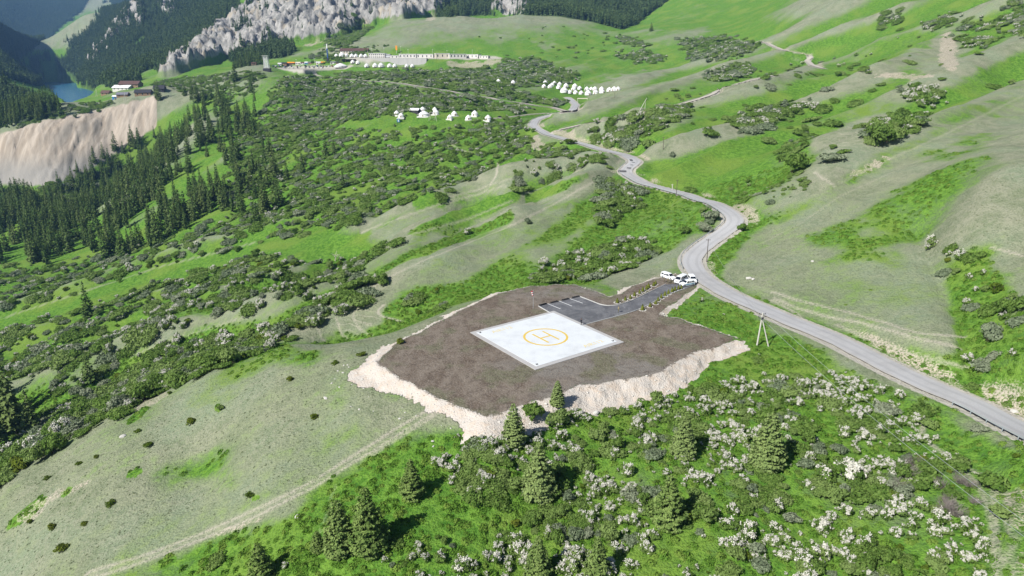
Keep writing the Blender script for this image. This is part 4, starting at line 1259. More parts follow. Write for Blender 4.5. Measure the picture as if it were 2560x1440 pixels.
# --- shrubs
SHRUB = [   # outline, shrubs per hectare, spacing, size range, weights flower/green/grey/lime
 # flowering thicket below the helipad
 ([(1150,1090),(1270,1100),(1330,1085),(1420,1050),(1560,1030),(1660,1000),(1720,980),(1800,960),(1960,960),(2080,930),(2200,985),(2290,1010),(2330,1090),(2440,1180),(2470,1300),(2500,1440),(2480,1520),(1000,1520),(1050,1440),(1250,1330),(1160,1230),(1080,1180)], 3400, .75, (.26, .80), (.66, .20, .10, .04), .80),
 ([(560,1400),(800,1390),(1050,1320),(1250,1330),(1050,1440),(700,1520),(480,1500)], 900, .9, (.22, .5), (.40, .42, .13, .05), .6),
 # thicket in the gully behind the pad
 ([(1320,708),(1400,650),(1480,640),(1560,610),(1640,608),(1640,640),(1560,680),(1480,700),(1420,706)], 900, 1.6, (.8, 1.35), (.28, .5, .17, .05), 1),
 ([(1500,470),(1550,460),(1600,490),(1590,520),(1540,550),(1530,570),(1490,560),(1500,520)], 800, 1.8, (.8, 1.4), (.22, .58, .2, 0), 1),
 # gully between the first spurs
 ([(640,860),(700,830),(760,790),(830,740),(860,705),(950,705),(950,720),(880,765),(800,805),(720,850),(640,890),(560,905)], 760, 1.8, (.9, 1.5), (.22, .5, .22, .06), 1),
 ([(-300,1260),(0,1130),(60,1080),(200,1010),(330,930),(420,880),(520,850),(600,850),(690,845),(600,900),(500,940),(300,1040),(150,1120),(0,1210),(-300,1380)], 800, 1.9, (1.0, 1.7), (.14, .58, .22, .06), 1),
 # leafy slopes left
 ([(-350,760),(0,680),(200,650),(420,600),(560,560),(760,520),(820,570),(640,610),(400,670),(200,730),(0,790),(-350,880)], 330, 2.2, (.8, 1.5), (.16, .55, .24, .05), .7),
 ([(-350,920),(0,830),(200,780),(420,700),(640,640),(760,660),(820,650),(860,700),(760,740),(600,780),(400,850),(200,920),(0,960),(-350,1080)], 420, 2.1, (.8, 1.6), (.30, .45, .2, .05), .75),
 ([(100,900),(220,860),(330,840),(420,830),(500,800),(480,840),(350,900),(230,960),(140,990)], 420, 2.1, (.9, 1.6), (.35, .4, .2, .05), .7),
 ([(900,650),(990,620),(960,640),(900,680),(820,690),(830,660)], 700, 2.0, (.9, 1.5), (.25, .55, .15, .05), 1),
 # wide leafy slope in the middle
 ([(570,560),(560,420),(600,330),(680,300),(900,330),(1100,330),(1200,310),(1320,330),(1330,360),(1280,400),(1240,420),(1200,445),(1100,490),(1000,510),(900,560),(820,570),(760,540)], 430, 2.3, (.75, 1.45), (.13, .62, .2, .05), .62),
 ([(650,300),(700,200),(760,195),(900,205),(1060,230),(1200,250),(1330,275),(1300,285),(1200,275),(1000,285),(900,300),(760,330),(680,330)], 520, 2.4, (.9, 1.7), (.2, .55, .25, 0), .85),
 ([(850,185),(1000,180),(1110,178),(1260,172),(1330,180),(1420,205),(1340,215),(1240,225),(1340,245),(1420,258),(1400,268),(1280,250),(1100,220),(950,203),(850,198)], 560, 2.6, (1.0, 1.8), (.16, .6, .24, 0), .85),
 ([(860,160),(900,150),(960,128),(860,120),(800,130),(760,150),(830,158)], 300, 3, (1.0, 1.8), (.1, .8, .1, 0), .8),
 ([(1190,300),(1300,300),(1320,330),(1330,380),(1300,400),(1200,345)], 500, 2.2, (.8, 1.4), (.25, .55, .2, 0), .8),
 ([(1340,380),(1400,360),(1480,385),(1540,400),(1520,420),(1400,410),(1330,430),(1280,470),(1250,470),(1330,410)], 450, 2.0, (.7, 1.2), (.2, .6, .15, .05), .8),
 ([(1280,470),(1360,430),(1440,425),(1360,460),(1290,490)], 420, 2.0, (.8, 1.4), (.3, .55, .15, 0), .7),
 # thickets on the right-hand hills
 ([(1480,340),(1520,320),(1600,300),(1680,270),(1720,265),(1700,290),(1640,330),(1570,365),(1530,370)], 780, 2.0, (1.1, 1.8), (.25, .55, .2, 0), 1),
 ([(1840,290),(1900,270),(1990,275),(2050,255),(2030,275),(1940,300),(1880,335),(1845,335)], 620, 2.2, (1.0, 1.7), (.3, .5, .2, 0), .9),
 ([(2250,235),(2290,225),(2350,232),(2360,250),(2330,265),(2290,260)], 900, 2.0, (1.0, 1.6), (.75, .2, .05, 0), 1),
 ([(2170,345),(2200,310),(2270,280),(2310,295),(2270,325),(2220,360),(2180,365)], 900, 2.0, (1.1, 1.8), (.15, .75, .1, 0), 1),
 ([(1750,195),(1800,170),(1870,170),(1880,185),(1800,205)], 500, 2.6, (1.2, 1.9), (.3, .45, .25, 0), 1),
 ([(1700,100),(1800,95),(1900,110),(1890,125),(1800,155),(1720,140)], 300, 3, (1.2, 1.9), (.2, .5, .3, 0), .8),
 ([(1540,90),(1610,110),(1620,125),(1560,110)], 300, 3, (1.2, 1.8), (.1, .6, .3, 0), .9),
 ([(1540,135),(1600,130),(1660,145),(1640,160),(1560,150)], 300, 3, (1.1, 1.7), (.3, .5, .2, 0), .8),
 ([(1240,160),(1340,150),(1440,190),(1420,205),(1330,190),(1260,175)], 420, 2.6, (1.1, 1.7), (.25, .5, .25, 0), .9),
 ([(2190,65),(2240,30),(2250,50),(2200,75)], 500, 2.4, (1.1, 1.7), (.3, .6, .1, 0), 1),
 ([(2300,80),(2360,40),(2380,50),(2330,80)], 500, 2.4, (1.1, 1.7), (.3, .5, .2, 0), 1),
 ([(2400,50),(2490,55),(2490,75),(2430,70)], 500, 2.4, (1.0, 1.6), (.35, .5, .15, 0), 1),
 ([(2500,25),(2560,15),(2620,40),(2600,100),(2540,80)], 500, 2.4, (1.0, 1.6), (.3, .5, .2, 0), 1),
 ([(2400,100),(2470,95),(2480,115),(2420,120)], 400, 2.4, (1.0, 1.5), (.4, .5, .1, 0), 1),
 ([(1920,400),(1990,350),(2010,310),(2030,310),(2020,360),(1990,400)], 300, 2.2, (.6, 1.1), (.1, .8, .1, 0), .8),
 ([(1800,490),(1880,460),(1990,440),(2050,470),(1960,500),(1860,515)], 450, 1.7, (.35, .6), (.05, .85, .1, 0), .8),
 ([(2330,590),(2400,620),(2470,720),(2530,760),(2540,860),(2490,950),(2430,980),(2400,900),(2410,800),(2380,700)], 560, 1.7, (.7, 1.3), (.28, .5, .2, .02), .75),
 ([(2470,740),(2560,760),(2640,850),(2560,860),(2500,840)], 420, 1.8, (.7, 1.2), (.2, .6, .2, 0), .8),
 ([(1700,470),(1780,500),(1800,520),(1780,560),(1750,580),(1760,540)], 160, 2, (.6, 1.2), (.05, .55, .4, 0), 1),
 ([(1030,740),(1080,725),(1130,745),(1110,775),(1040,790),(1000,800),(1010,760)], 480, 1.7, (.4, .9), (.05, .6, .1, .25), .8),
 ([(1640,785),(1700,750),(1780,760),(1900,830),(2050,900),(1960,950),(1780,920),(1880,868),(1760,812)], 60, 1.6, (.3, .6), (.5, .4, .1, 0), .9),
 ([(2200,860),(2330,900),(2420,950),(2560,1020),(2560,1060),(2380,970),(2250,905)], 240, 1.6, (.3, .65), (.25, .55, .2, 0), .9),
 ([(2330,1020),(2480,1080),(2560,1140),(2560,1250),(2480,1230),(2380,1150)], 180, 1.6, (.3, .6), (.2, .55, .2, .05), .9),
 ([(1180,100),(1400,60),(1560,90),(1500,150),(1300,160)], 4, 3, (1.0, 1.6), (.05, .85, .1, 0), 1),
 ([(1600,250),(2000,150),(2300,60),(2500,20),(2560,200),(2300,330),(2100,420),(1800,470),(1650,420)], 9, 3, (.8, 1.5), (.15, .7, .15, 0), 1),
 ([(380,210),(430,200),(650,180),(640,220),(560,260),(450,230)], 260, 2.6, (.8, 1.5), (.1, .75, .15, 0), .8),
 ([(0,320),(100,300),(240,262),(300,262),(200,285),(100,306),(0,335)], 500, 2.6, (.9, 1.6), (.05, .75, .2, 0), 1),
 ([(100,470),(250,440),(330,420),(300,480),(200,540),(120,540)], 400, 2.4, (.9, 1.8), (.05, .85, .1, 0), .9),
 ([(820,95),(900,70),(920,75),(870,110),(840,112)], 700, 3, (1.5, 2.4), (0, .9, .1, 0), 1),
]
sx = []; ssz = []; sk = []; sz_ = []
_clump = fbm(GX / 11 + 31, GY / 11, 3)
for k, (uv, dens, sp_, (a, b), wt, clus) in enumerate(SHRUB):
    m = inside(uv, 2)
    if clus < 1:
        n = _clump
        m = m * sstep(-.34 * clus - .08, .22 * (1 - clus) + .05, n)
    m = m * (1 - np.clip(bare + scar + rock, 0, 1)) * (1 - gravel) * (pathm < .4)
    q = scatter(m, dens * (1.45 if k < 2 else (1.35 if 6 <= k <= 14 else 2.1)), sp_ * (1 if k < 2 else .8), 200 + k)
    rg = np.random.RandomState(300 + k)
    sx.append(q); ssz.append(a * .75 + (b * 1.12 - a * .75) * rg.uniform(0, 1, len(q)) ** 1.5); sz_.append(np.full(len(q), k))
    wt = np.array(wt, float); sk.append(rg.choice(4, len(q), p=wt / wt.sum()))
sx = np.concatenate(sx); ssz = np.concatenate(ssz); sk = np.concatenate(sk); sz_ = np.concatenate(sz_)
# neighbouring shrubs of a kind grow together
_kn = fbm(sx[:, 0] / 15, sx[:, 1] / 15, 3)
sk = np.where((sz_ == 0) & (_kn > .03), 0, np.where((sz_ == 0) & (_kn < -.04) & (sk == 0) & (np.arange(len(sk)) % 4 > 0), 1, sk))
vis = in_sight(sx[:, 0], sx[:, 1], sx[:, 2] + 1.2, 350)
sx = sx[vis]; ssz = ssz[vis]; sk = sk[vis]; sz_ = sz_[vis]
SORT = ['flower', 'green', 'grey', 'lime']
o_ = np.argsort(-(ssz / np.hypot(sx[:, 0], sx[:, 1])) * in_sight(sx[:, 0], sx[:, 1], sx[:, 2] + 1.2, 10))
print('shrubs', len(sx))
WHERE = {0: ('in the flowering thicket below the helipad', 'shrubs of the thicket below the helipad'), 1: ('in the meadow below the dry spur', 'shrubs of the meadow below the dry spur'),
         2: ('in the gully behind the helipad', 'shrubs of the gully behind the helipad'), 33: ('in the gully on the right-hand hillside', 'shrubs of the gully on the right'),
         5: ('in the shaded gully left of the dry spur', 'shrubs of the gully left of the dry spur'), 4: ('in the gully left of the bare spur', 'shrubs of the gully behind the first spur')}
LOOK = {'flower': 'white-flowering shrub', 'green': 'dark green shrub', 'grey': 'grey-green shrub', 'lime': 'low yellow-green juniper'}
N_SH = 290
for i in o_[:N_SH]:
    w, g = WHERE.get(int(sz_[i]), ('on the open slopes round the road', 'shrubs scattered on the slopes'))
    s = SORT[sk[i]]
    u, v = pix(sx[i])
    size = 'large' if ssz[i] > 1.15 else ('small' if ssz[i] < .6 else 'middling')
    if sz_[i] == 0:
        c = ['leftmost', 'left', 'middle', 'right', 'rightmost'][int(np.clip((u - 1100) / 270, 0, 4))]; r_ = ['top', 'upper', 'lower', 'bottom'][int(np.clip((v - 1000) / 115, 0, 3))]
        w = f'in the {r_} {c} part of the thicket below the helipad'
    elif sz_[i] == 5:
        c = ['lowest', 'lower', 'middle', 'upper', 'uppermost'][int(np.clip(u / 140, 0, 4))]
        w = f'in the {c} part of the shaded gully left of the spur'
    g = w + ', ' + size
    plant_shrub(sx[i], float(ssz[i]) * 1.05, s, size + ' ' + LOOK[s] + ' ' + w, LOOK[s] + 's ' + g)
rest = o_[N_SH:]
for j, s in enumerate(SORT):
    r = rest[sk[rest] == j]
    protos = [joined('shrub', [LEAF[s, k]] + ([LEAF['blossom', k]] if s == 'flower' else [])) for k in range(4)]
    if s in ('green', 'grey'):
        protos += 2 * [shrub_leaves('thicket', 170 + k, 6.5, 1.6, 1100, .40, M_BUSH if s == 'green' else M_BUSH_GREY, 16) for k in range(3)]
    stuff({'flower': 'blossoming_scrub', 'green': 'green_scrub', 'grey': 'grey_scrub', 'lime': 'juniper_scrub'}[s],
          {'flower': 'white-blossoming scrub spread over the slopes', 'green': 'green scrub spread over the slopes', 'grey': 'grey-green scrub spread over the slopes', 'lime': 'yellow-green juniper scrub on the slopes'}[s],
          'scrub', sx[r], ssz[r], protos, 40 + j, tilt=.9)

# --- low growth: tall herbs in the meadows, sage tufts on the dry spurs
def tuft(name, seed, r, h, n, size, mat):
    rg = np.random.RandomState(seed); a = rg.uniform(0, 6.283, n); q = rg.uniform(0, 1, n) ** .5 * r
    c = np.stack([q * np.cos(a), q * np.sin(a), h * (1 - (q / r) ** 2) * rg.uniform(.5, 1.1, n) + .02], 1)
    nn = np.stack([np.cos(a) * .6, np.sin(a) * .6, rg.uniform(.2, 1, n)], 1) + rg.normal(0, .4, (n, 3))
    return card_mesh(name, c, nn, size * rg.uniform(.6, 1.3, n), mat, rg)
M_HERB = leaf_mat('meadow_herbs', (.088, .195, .026), (.17, .31, .048), (.225, .325, .065), .35, .5)
M_SAGE = leaf_mat('sage_tufts', (.155, .19, .105), (.24, .27, .17), (.255, .275, .175), .15, .5)
HERB = [tuft('herbs', 400 + k, .75, .42, 60, .26, M_HERB) for k in range(3)] + [tuft('herbs', 410, .9, .34, 70, .2, M_HERB)]
SAGE = [tuft('sage', 420 + k, .34, .09, 16, .15, M_SAGE) for k in range(3)] + [tuft('sage', 425, .3, .1, 14, .13, M_SAGE)]
_free = (1 - np.clip(bare * 1.2 + gravel + rock + scar, 0, 1)) * (pathm < .3)
_hm = sstep(.55, .95, lush + _n_mid * .3) * _free
hb = scatter(_hm * (RAD < 330), 5200, 0, 501); hb = hb[in_sight(hb[:, 0], hb[:, 1], hb[:, 2] + .5, 60)]
stuff('meadow_herbs', 'tall green herbs and grass clumps of the meadows', 'herbs', hb, np.random.RandomState(5).uniform(.45, 1.15, len(hb)), HERB, 51, tilt=1.0)
sg = scatter((1 - sstep(.2, .6, lush)) * _free * (RAD < 260), 5000, 0, 502); sg = sg[in_sight(sg[:, 0], sg[:, 1], sg[:, 2] + .3, 60)]
stuff('sage_tufts', 'grey-green sage tufts of the dry spurs', 'tufts', sg, np.random.RandomState(6).uniform(.3, .85, len(sg)), SAGE, 52, tilt=1.0)
print('herbs', len(hb), 'sage', len(sg))
print('shrubs done', round(time.time() - T_START, 1))

# ------------------------------------------------------------------ mesh kit
class MB:
    """collects boxes, tubes and lathes; build() links them as one mesh object"""
    def __init__(self):
        self.v = []; self.f = []
    def add(self, v, f):
        o = len(self.v); self.v += [tuple(p) for p in v]; self.f += [tuple(i + o for i in q) for q in f]
        return self
    def box(self, x0, x1, y0, y1, z0, z1, tx=0.0, ty=0.0):
        v = [(x0, y0, z0), (x1, y0, z0), (x1, y1, z0), (x0, y1, z0), (x0 + tx, y0 + ty, z1), (x1 - tx, y0 + ty, z1), (x1 - tx, y1 - ty, z1), (x0 + tx, y1 - ty, z1)]
        return self.add(v, [(3, 2, 1, 0), (4, 5, 6, 7), (0, 1, 5, 4), (1, 2, 6, 5), (2, 3, 7, 6), (3, 0, 4, 7)])
    def lathe(self, prof, seg=12, c=(0, 0), cap=True, jitter=None):
        v = []
        for r, z in prof:
            for k in range(seg):
                a = 2 * math.pi * k / seg
                v.append((c[0] + r * math.cos(a), c[1] + r * math.sin(a), z))
        f = []
        for i in range(len(prof) - 1):
            for k in range(seg):
                j = (k + 1) % seg
                f.append((i * seg + k, i * seg + j, (i + 1) * seg + j, (i + 1) * seg + k))
        if cap:
            f.append(tuple(range(seg))[::-1]); f.append(tuple((len(prof) - 1) * seg + k for k in range(seg)))
        return self.add(v, f)
    def tube(self, p, q, r0, r1=None, seg=6):
        r1 = r0 if r1 is None else r1
        p = Vector(p); q = Vector(q); d = (q - p).normalized()
        u = d.cross(Vector((0, 0, 1)) if abs(d.z) < .95 else Vector((1, 0, 0))).normalized(); w = d.cross(u)
        v = []
        for c, r in ((p, r0), (q, r1)):
            for k in range(seg):
                a = 2 * math.pi * k / seg
                v.append(c + (u * math.cos(a) + w * math.sin(a)) * r)
        f = [(k, (k + 1) % seg, seg + (k + 1) % seg, seg + k) for k in range(seg)] + [tuple(range(seg))[::-1], tuple(range(seg, 2 * seg))]
        return self.add(v, f)
    def prism(self, poly, z0, z1):
        n = len(poly); v = [(*p, z0) for p in poly] + [(*p, z1) for p in poly]
        return self.add(v, [tuple(range(n))[::-1], tuple(range(n, 2 * n))] + [(k, (k + 1) % n, n + (k + 1) % n, n + k) for k in range(n)])
    def mesh(self, name, mat, smooth=False):
        bm = bmesh.new()
        vs = [bm.verts.new(p) for p in self.v]
        for q in self.f:
            try:
                bm.faces.new([vs[i] for i in q])
            except ValueError:
                pass
        bmesh.ops.recalc_face_normals(bm, faces=bm.faces[:])
        me = bpy.data.meshes.new(name); bm.to_mesh(me); bm.free()
        me.materials.append(mat)
        if smooth:
            me.polygons.foreach_set('use_smooth', np.ones(len(me.polygons), bool))
        return me
    def build(self, name, mat, parent=None, smooth=False):
        o = bpy.data.objects.new(name, self.mesh(name, mat, smooth))
        if parent:
            o.parent = parent
        COL.objects.link(o)
        return o
def copy_tree(o, parent=None):
    c = o.copy(); COL.objects.link(c)
    if parent is not None:
        c.parent = parent
    for ch in list(o.children):
        copy_tree(ch, c)
    return c

M_WHITE = simple('white_paint', (.80, .80, .80), .6, .03, .4)
def pad_white():
    t = NT('helipad_white_paint'); p = t.pos()
    n = t.noise(.25, 5, .6, p); f = t.noise(3, 3, .6, p)
    c = t.mix(t.step(.40, .78, n), (.60, .625, .645), (.50, .52, .54))
    c = t.mix(t.math('MULTIPLY', t.step(.62, .8, f), .2), c, (.48, .48, .47))
    return t.done(t.bsdf(c, .7, None, .2))
M_PADW = pad_white()
M_YEL = simple('yellow_paint', (.62, .44, .09), .7, .08, 2)
M_PALE_YEL = simple('faded_yellow_paint', (.66, .54, .24), .7, .08, 2)
M_CONC = simple('apron_concrete', (.40, .39, .385), .9, .12, .8, bump=.3)
M_POLE = simple('pole_concrete', (.55, .53, .48), .9, .1, 2)
M_WOOD = simple('pole_wood', (.10, .08, .065), .9, .2, 2)
M_TIMBER = simple('timber', (.27, .18, .105), .85, .2, 2)
M_BLACK = simple('black_rubber', (.018, .018, .02), .7, .2, 4)
M_GLASS = simple('dark_glass', (.012, .016, .022), .12, .05, 1, spec=.7)
M_CARW = simple('car_white', (.78, .79, .80), .3, .02, 1, spec=.5)
M_CARB = simple('car_blue', (.11, .24, .44), .35, .05, 1, spec=.5)
M_CARG = simple('car_silver', (.30, .31, .33), .3, .05, 1, spec=.5)
M_CARR = simple('car_red', (.28, .03, .025), .3, .05, 1, spec=.5)
M_CARK = simple('car_black', (.02, .021, .024), .25, .05, 1, spec=.5)
M_CARBL = simple('car_deep_blue', (.03, .08, .28), .3, .05, 1, spec=.5)
M_STEEL = simple('galvanised_steel', (.46, .48, .50), .45, .1, 3, spec=.4, metal=.3)
M_GREENST = simple('rail_post_steel', (.30, .34, .35), .6, .1, 3)  # duller grey-green steel of the rail posts
M_FELT = simple('yurt_canvas', (.68, .68, .675), .85, .05, .6)
M_FELTS = simple('yurt_band', (.62, .63, .66), .85, .08, 1)
M_DECK = simple('yurt_deck', (.66, .65, .62), .8, .08, 1)
M_WALLW = simple('white_render', (.64, .62, .58), .8, .05, .4)
M_WALLT = simple('cream_render', (.62, .56, .47), .8, .06, .4)
M_WALLG = simple('grey_concrete', (.36, .355, .34), .9, .12, .12)
M_ROOFB = simple('brown_roof', (.10, .055, .045), .7, .15, .5)
M_ROOFK = simple('dark_roof', (.035, .035, .042), .6, .2, .5)
M_ROOFG = simple('grey_roof', (.17, .17, .20), .6, .12, .5)
M_ROOFW = simple('white_roof', (.72, .73, .74), .6, .05, .4)
M_ORANGE = simple('orange_sign', (.75, .28, .03), .6, .05, 2)
M_BLUE = simple('blue_plastic', (.05, .22, .45), .5, .1, 2)
M_LIME = simple('limestone_boulder', (.52, .50, .46), .9, .15, 1.2, bump=.6)
M_KHAKI = simple('khaki_cloth', (.17, .15, .085), .9, .3, 9)
M_NAVY = simple('black_uniform', (.016, .017, .022), .85, .2, 6)
M_SKIN = simple('skin', (.42, .25, .17), .6, .05, 3)
M_HAIR = simple('dark_hair', (.02, .016, .013), .8, .1, 4)
M_REDC = simple('red_cloth', (.42, .05, .05), .9, .1, 2)
M_ASPH = None
def asphalt():
    t = NT('fresh_asphalt'); p = t.pos()
    n = t.noise(.2, 5, .65, p, .8); f = t.noise(5, 3, .7, p)
    c = t.mix(t.step(.35, .65, n), (.100, .102, .112), (.175, .177, .187))
    c = t.mix(t.step(.55, .75, t.noise(.5, 4, .7, t.mapv(p, (1, .4, 1), (0, 0, .6)))), c, (.24, .242, .25))
    c = t.mix(t.math('MULTIPLY', t.step(.6, .45, f), .3), c, (.04, .04, .045))
    return t.done(t.bsdf(c, .85, t.bump(f, .3, .02), .25))
M_ASPH = asphalt()

# ------------------------------------------------------------------ helipad
cor = [Vector(by_z(u, v, .14)) for u, v in ((1187, 831), (1378, 782), (1545, 854), (1350, 915))]
PC = sum(cor, Vector()) / 4
ax = ((cor[1] - cor[0]) + (cor[2] - cor[3])).normalized(); ax.z = 0; ax.normalize()
PAD_A = math.atan2(ax.y, ax.x)
SIDE_L = sum((cor[(i + 1) % 4] - cor[i]).length for i in range(4)) / 4
print('pad side', SIDE_L, 'angle', math.degrees(PAD_A))
hs = SIDE_L / 2
hp = thing('helipad', 'square white helipad with yellow H in a yellow circle', 'helipad', (PC.x, PC.y, 0), PAD_A)
MB().box(-hs - 1.15, hs + 1.15, -hs - 1.15, hs + 1.15, -.3, .10, .03, .03).build('apron', M_CONC, hp)
MB().box(-hs, hs, -hs, hs, -.2, .16, .01, .01).build('landing_surface', M_PADW, hp)
ring = MB()
n = 72; v = []; f = []
for k in range(n):
    a = 2 * math.pi * k / n
    v += [(5.45 * math.cos(a), 5.45 * math.sin(a), .166), (4.9 * math.cos(a), 4.9 * math.sin(a), .166)]
for k in range(n):
    j = (k + 1) % n
    f.append((2 * k, 2 * j, 2 * j + 1, 2 * k + 1))
ring.add(v, f); ring.build('circle_marking', M_YEL, hp)
def flat(m, x0, x1, y0, y1, z=.168):
    m.add([(x0, y0, z), (x1, y0, z), (x1, y1, z), (x0, y1, z)], [(0, 1, 2, 3)])
H = MB()
flat(H, -1.85, -1.35, -3.2, 3.2); flat(H, 1.35, 1.85, -3.2, 3.2); flat(H, -1.35, 1.35, -.25, .25)
H.build('letter_marking', M_YEL, hp)
def writing(txt, size, loc, parent, mat, name='writing'):
    cu = bpy.data.curves.new(name, 'FONT'); cu.body = txt; cu.size = size; cu.align_x = 'CENTER'; cu.align_y = 'CENTER'
    tmp = bpy.data.objects.new(name, cu); COL.objects.link(tmp)
    bpy.context.view_layer.update()
    me = bpy.data.meshes.new_from_object(tmp.evaluated_get(bpy.context.evaluated_depsgraph_get()))
    bpy.data.objects.remove(tmp)
    me.materials.clear(); me.materials.append(mat)
    o = bpy.data.objects.new(name, me)
    o.parent = parent; o.location = loc
    COL.objects.link(o)
    return o
writing('AIR112', 2.0, (-hs + 6.2, hs - 2.2, .17), hp, M_PALE_YEL)
writing('AIR112', 2.0, (hs - 5.6, -hs + 2.2, .17), hp, M_PALE_YEL)
def to_world(o, p):
    c, s = math.cos(o.rotation_euler.z), math.sin(o.rotation_euler.z)
    return Vector((o.location.x + c * p[0] - s * p[1], o.location.y + s * p[0] + c * p[1], o.location.z + p[2]))
for (sx_, sy_), lab in (((-1, 1), 'small black lamp at the left corner of the helipad'), ((1, -1), 'small black lamp at the right corner of the helipad'), ((-1, -1), 'small black lamp at the near corner of the helipad')):
    p = to_world(hp, (sx_ * (hs - .7), sy_ * (hs - .7), .16))
    t = thing('corner_lamp', lab, 'lamp', p, .4)
    MB().box(-.2, .2, -.15, .15, 0, .06).build('base', M_BLACK, t)
    MB().lathe([(.08, .06), (.1, .12), (.09, .26), (.03, .3)], 10).build('lamp_body', M_BLACK, t)
    MB().tube((-.15, .2, .02), (-.22, .4, .02), .04).build('cable_box', M_BLACK, t)

# parking apron and access drive
Z_A = .07
A_UV = [(1346,765),(1448,741.5),(1478,753),(1500,762),(1520,765.5),(1545,763.5),(1575,754),(1600,742.5),(1632,727),(1664,711.5),(1700,708),(1735,714),(1712,722),(1696,727),(1680,733),(1660,743),(1640,752),(1615,765),(1590,776),(1568,783.5),(1462,811.5),(1420,797),(1379,783)]
AP = [Vector(by_z(u, v, Z_A)) for u, v in A_UV]
bm = bmesh.new()
bm.faces.new([bm.verts.new(p) for p in AP]); bmesh.ops.triangulate(bm, faces=bm.faces[:]); bmesh.ops.recalc_face_normals(bm, faces=bm.faces[:])
me = bpy.data.meshes.new('parking_apron'); bm.to_mesh(me); bm.free()
if me.polygons[0].normal.z < 0:
    me.flip_normals()
me.materials.append(M_ASPH)
tag(link(bpy.data.objects.new('parking_apron', me)), kind='structure')
M_KERB = simple('kerb_paint', (.52, .52, .51), .8, .1, 1)
def kerb(uv, name='kerb', w=.13, h=.17, mat=M_KERB, z=0.0):
    P = smooth_line(resample(np.array([by_z(u, v, z) for u, v in uv]), .8), 2)
    T = np.gradient(P[:, :2], axis=0); T /= np.linalg.norm(T, axis=1)[:, None]
    N = np.stack([T[:, 1], -T[:, 0]], 1) * w / 2
    n = len(P)
    co = np.concatenate([np.c_[P[:, :2] + N, np.full(n, -.1)], np.c_[P[:, :2] + N, np.full(n, h)], np.c_[P[:, :2] - N, np.full(n, h)], np.c_[P[:, :2] - N, np.full(n, -.1)]])
    f = []
    for k in range(3):
        for i in range(n - 1):
            f.append((k * n + i, k * n + i + 1, (k + 1) * n + i + 1, (k + 1) * n + i))
    f += [(0, n, 2 * n, 3 * n), (n - 1, 2 * n - 1, 3 * n - 1, 4 * n - 1)]
    me = quads_mesh(name, co, np.array(f), False); me.materials.append(mat)
    return tag(link(bpy.data.objects.new(name, me)), kind='structure')
kerb([(1448,741),(1478,752.5),(1500,761.5),(1520,765),(1545,763),(1575,753.5),(1600,742),(1632,726.5),(1664,711)])
kerb([(1462,812),(1568,784),(1590,776.5),(1615,765.5),(1640,752.5),(1660,743.5),(1680,733.5),(1696,727.5),(1712,722.5)])
kerb([(1346,765.5),(1377,783.5)])
for (a, b), (c, d) in (((1369,759),(1401,772)), ((1398,752.5),(1430,765)), ((1425,746.5),(1457,758))):
    p, q = Vector(by_z(a, b, Z_A + .006)), Vector(by_z(c, d, Z_A + .006)); s = (q - p).cross(Vector((0, 0, 1))).normalized() * .09
    o = MB().add([p + s, q + s, q - s, p - s], [(0, 1, 2, 3)]).build('bay_marking', M_WHITE)
    tag(o, kind='structure')
TYRE = MB()
prof = [(.30 + .11 * math.cos(a), .12 + .11 * math.sin(a)) for a in np.linspace(0, 2 * math.pi, 9)]
TYRE.lathe(prof, 14, cap=False)
TYRE_ME = TYRE.mesh('tyre', M_BLACK, True)
for (a, b), (c, d) in (((1351,763.2),(1364,760)), ((1379,756.8),(1392,753.8)), ((1407,750.3),(1420,747.3)), ((1433,744.2),(1446,741.2))):
    for k in range(4):
        p = by_z(a + (c - a) * k / 3, b + (d - b) * k / 3, Z_A)
        o = link(bpy.data.objects.new('tyre', TYRE_ME)); o.location = p
        tag(o, 'black tyre lying as a wheel stop along the parking bays', 'tyre', 'black tyres along the parking bays')

# ------------------------------------------------------------------ saplings in stone rings
rng = np.random.RandomState(77)
c_ = []; n_ = []; s_ = []
for k in range(420):
    f_ = rng.uniform(0, 1) ** .8; a = rng.uniform(0, 6.283); r_ = .46 * (1 - f_) ** .75 * rng.uniform(.6, 1.05)
    c_.append((r_ * math.cos(a), r_ * math.sin(a), .12 + f_ * 1.2)); n_.append((math.cos(a), math.sin(a), .4)); s_.append(.17)
SAP_ME = card_mesh('foliage', np.array(c_), np.array(n_) + rng.normal(0, .4, (420, 3)), np.array(s_), M_SAPLING, rng)
SAP_T = trunk_mesh('trunk', .8, .03, .012, M_BARK, base=-.2)
RINGM = MB()
for k in range(13):
    if k == 3:
        continue
    a = 2 * math.pi * k / 13; x, y = .78 * math.cos(a), .78 * math.sin(a)
    RINGM.lathe([(.02, -.05), (.16, -.02), (.15, .09), (.05, .13)], 6, (x, y))
RING_ME = RINGM.mesh('stone_ring', M_LIME)
LEFT = [(1543,757),(1563,751),(1576,747),(1586,740),(1599,734),(1607,729),(1616,724),(1621,720),(1634,715),(1639,711)]
RIGHT = [(1606,775),(1625,767),(1639,760),(1645,752),(1653,746),(1662,740),(1671,735),(1680,730),(1687,727),(1696,724),(1703,722)]
ORD = ['first', 'second', 'third', 'fourth', 'fifth', 'sixth', 'seventh', 'eighth', 'ninth', 'tenth', 'eleventh']
for row, nm in ((LEFT, 'far'), (RIGHT, 'near')):
    for k, (u, v) in enumerate(row):
        p = hit(u, v)
        t = thing('sapling', f'small yellow-green sapling in a white stone ring, {ORD[k]} from the helipad on the {nm} side', 'sapling', (p.x, p.y, p.z), RND.uniform(0, 6), 1.02 + RND.uniform(-.12, .12) + (.15 if k == 0 else 0), 'saplings along the access drive')
        part('foliage', SAP_ME, t); part('trunk', SAP_T, t); part('stone_ring', RING_ME, t)

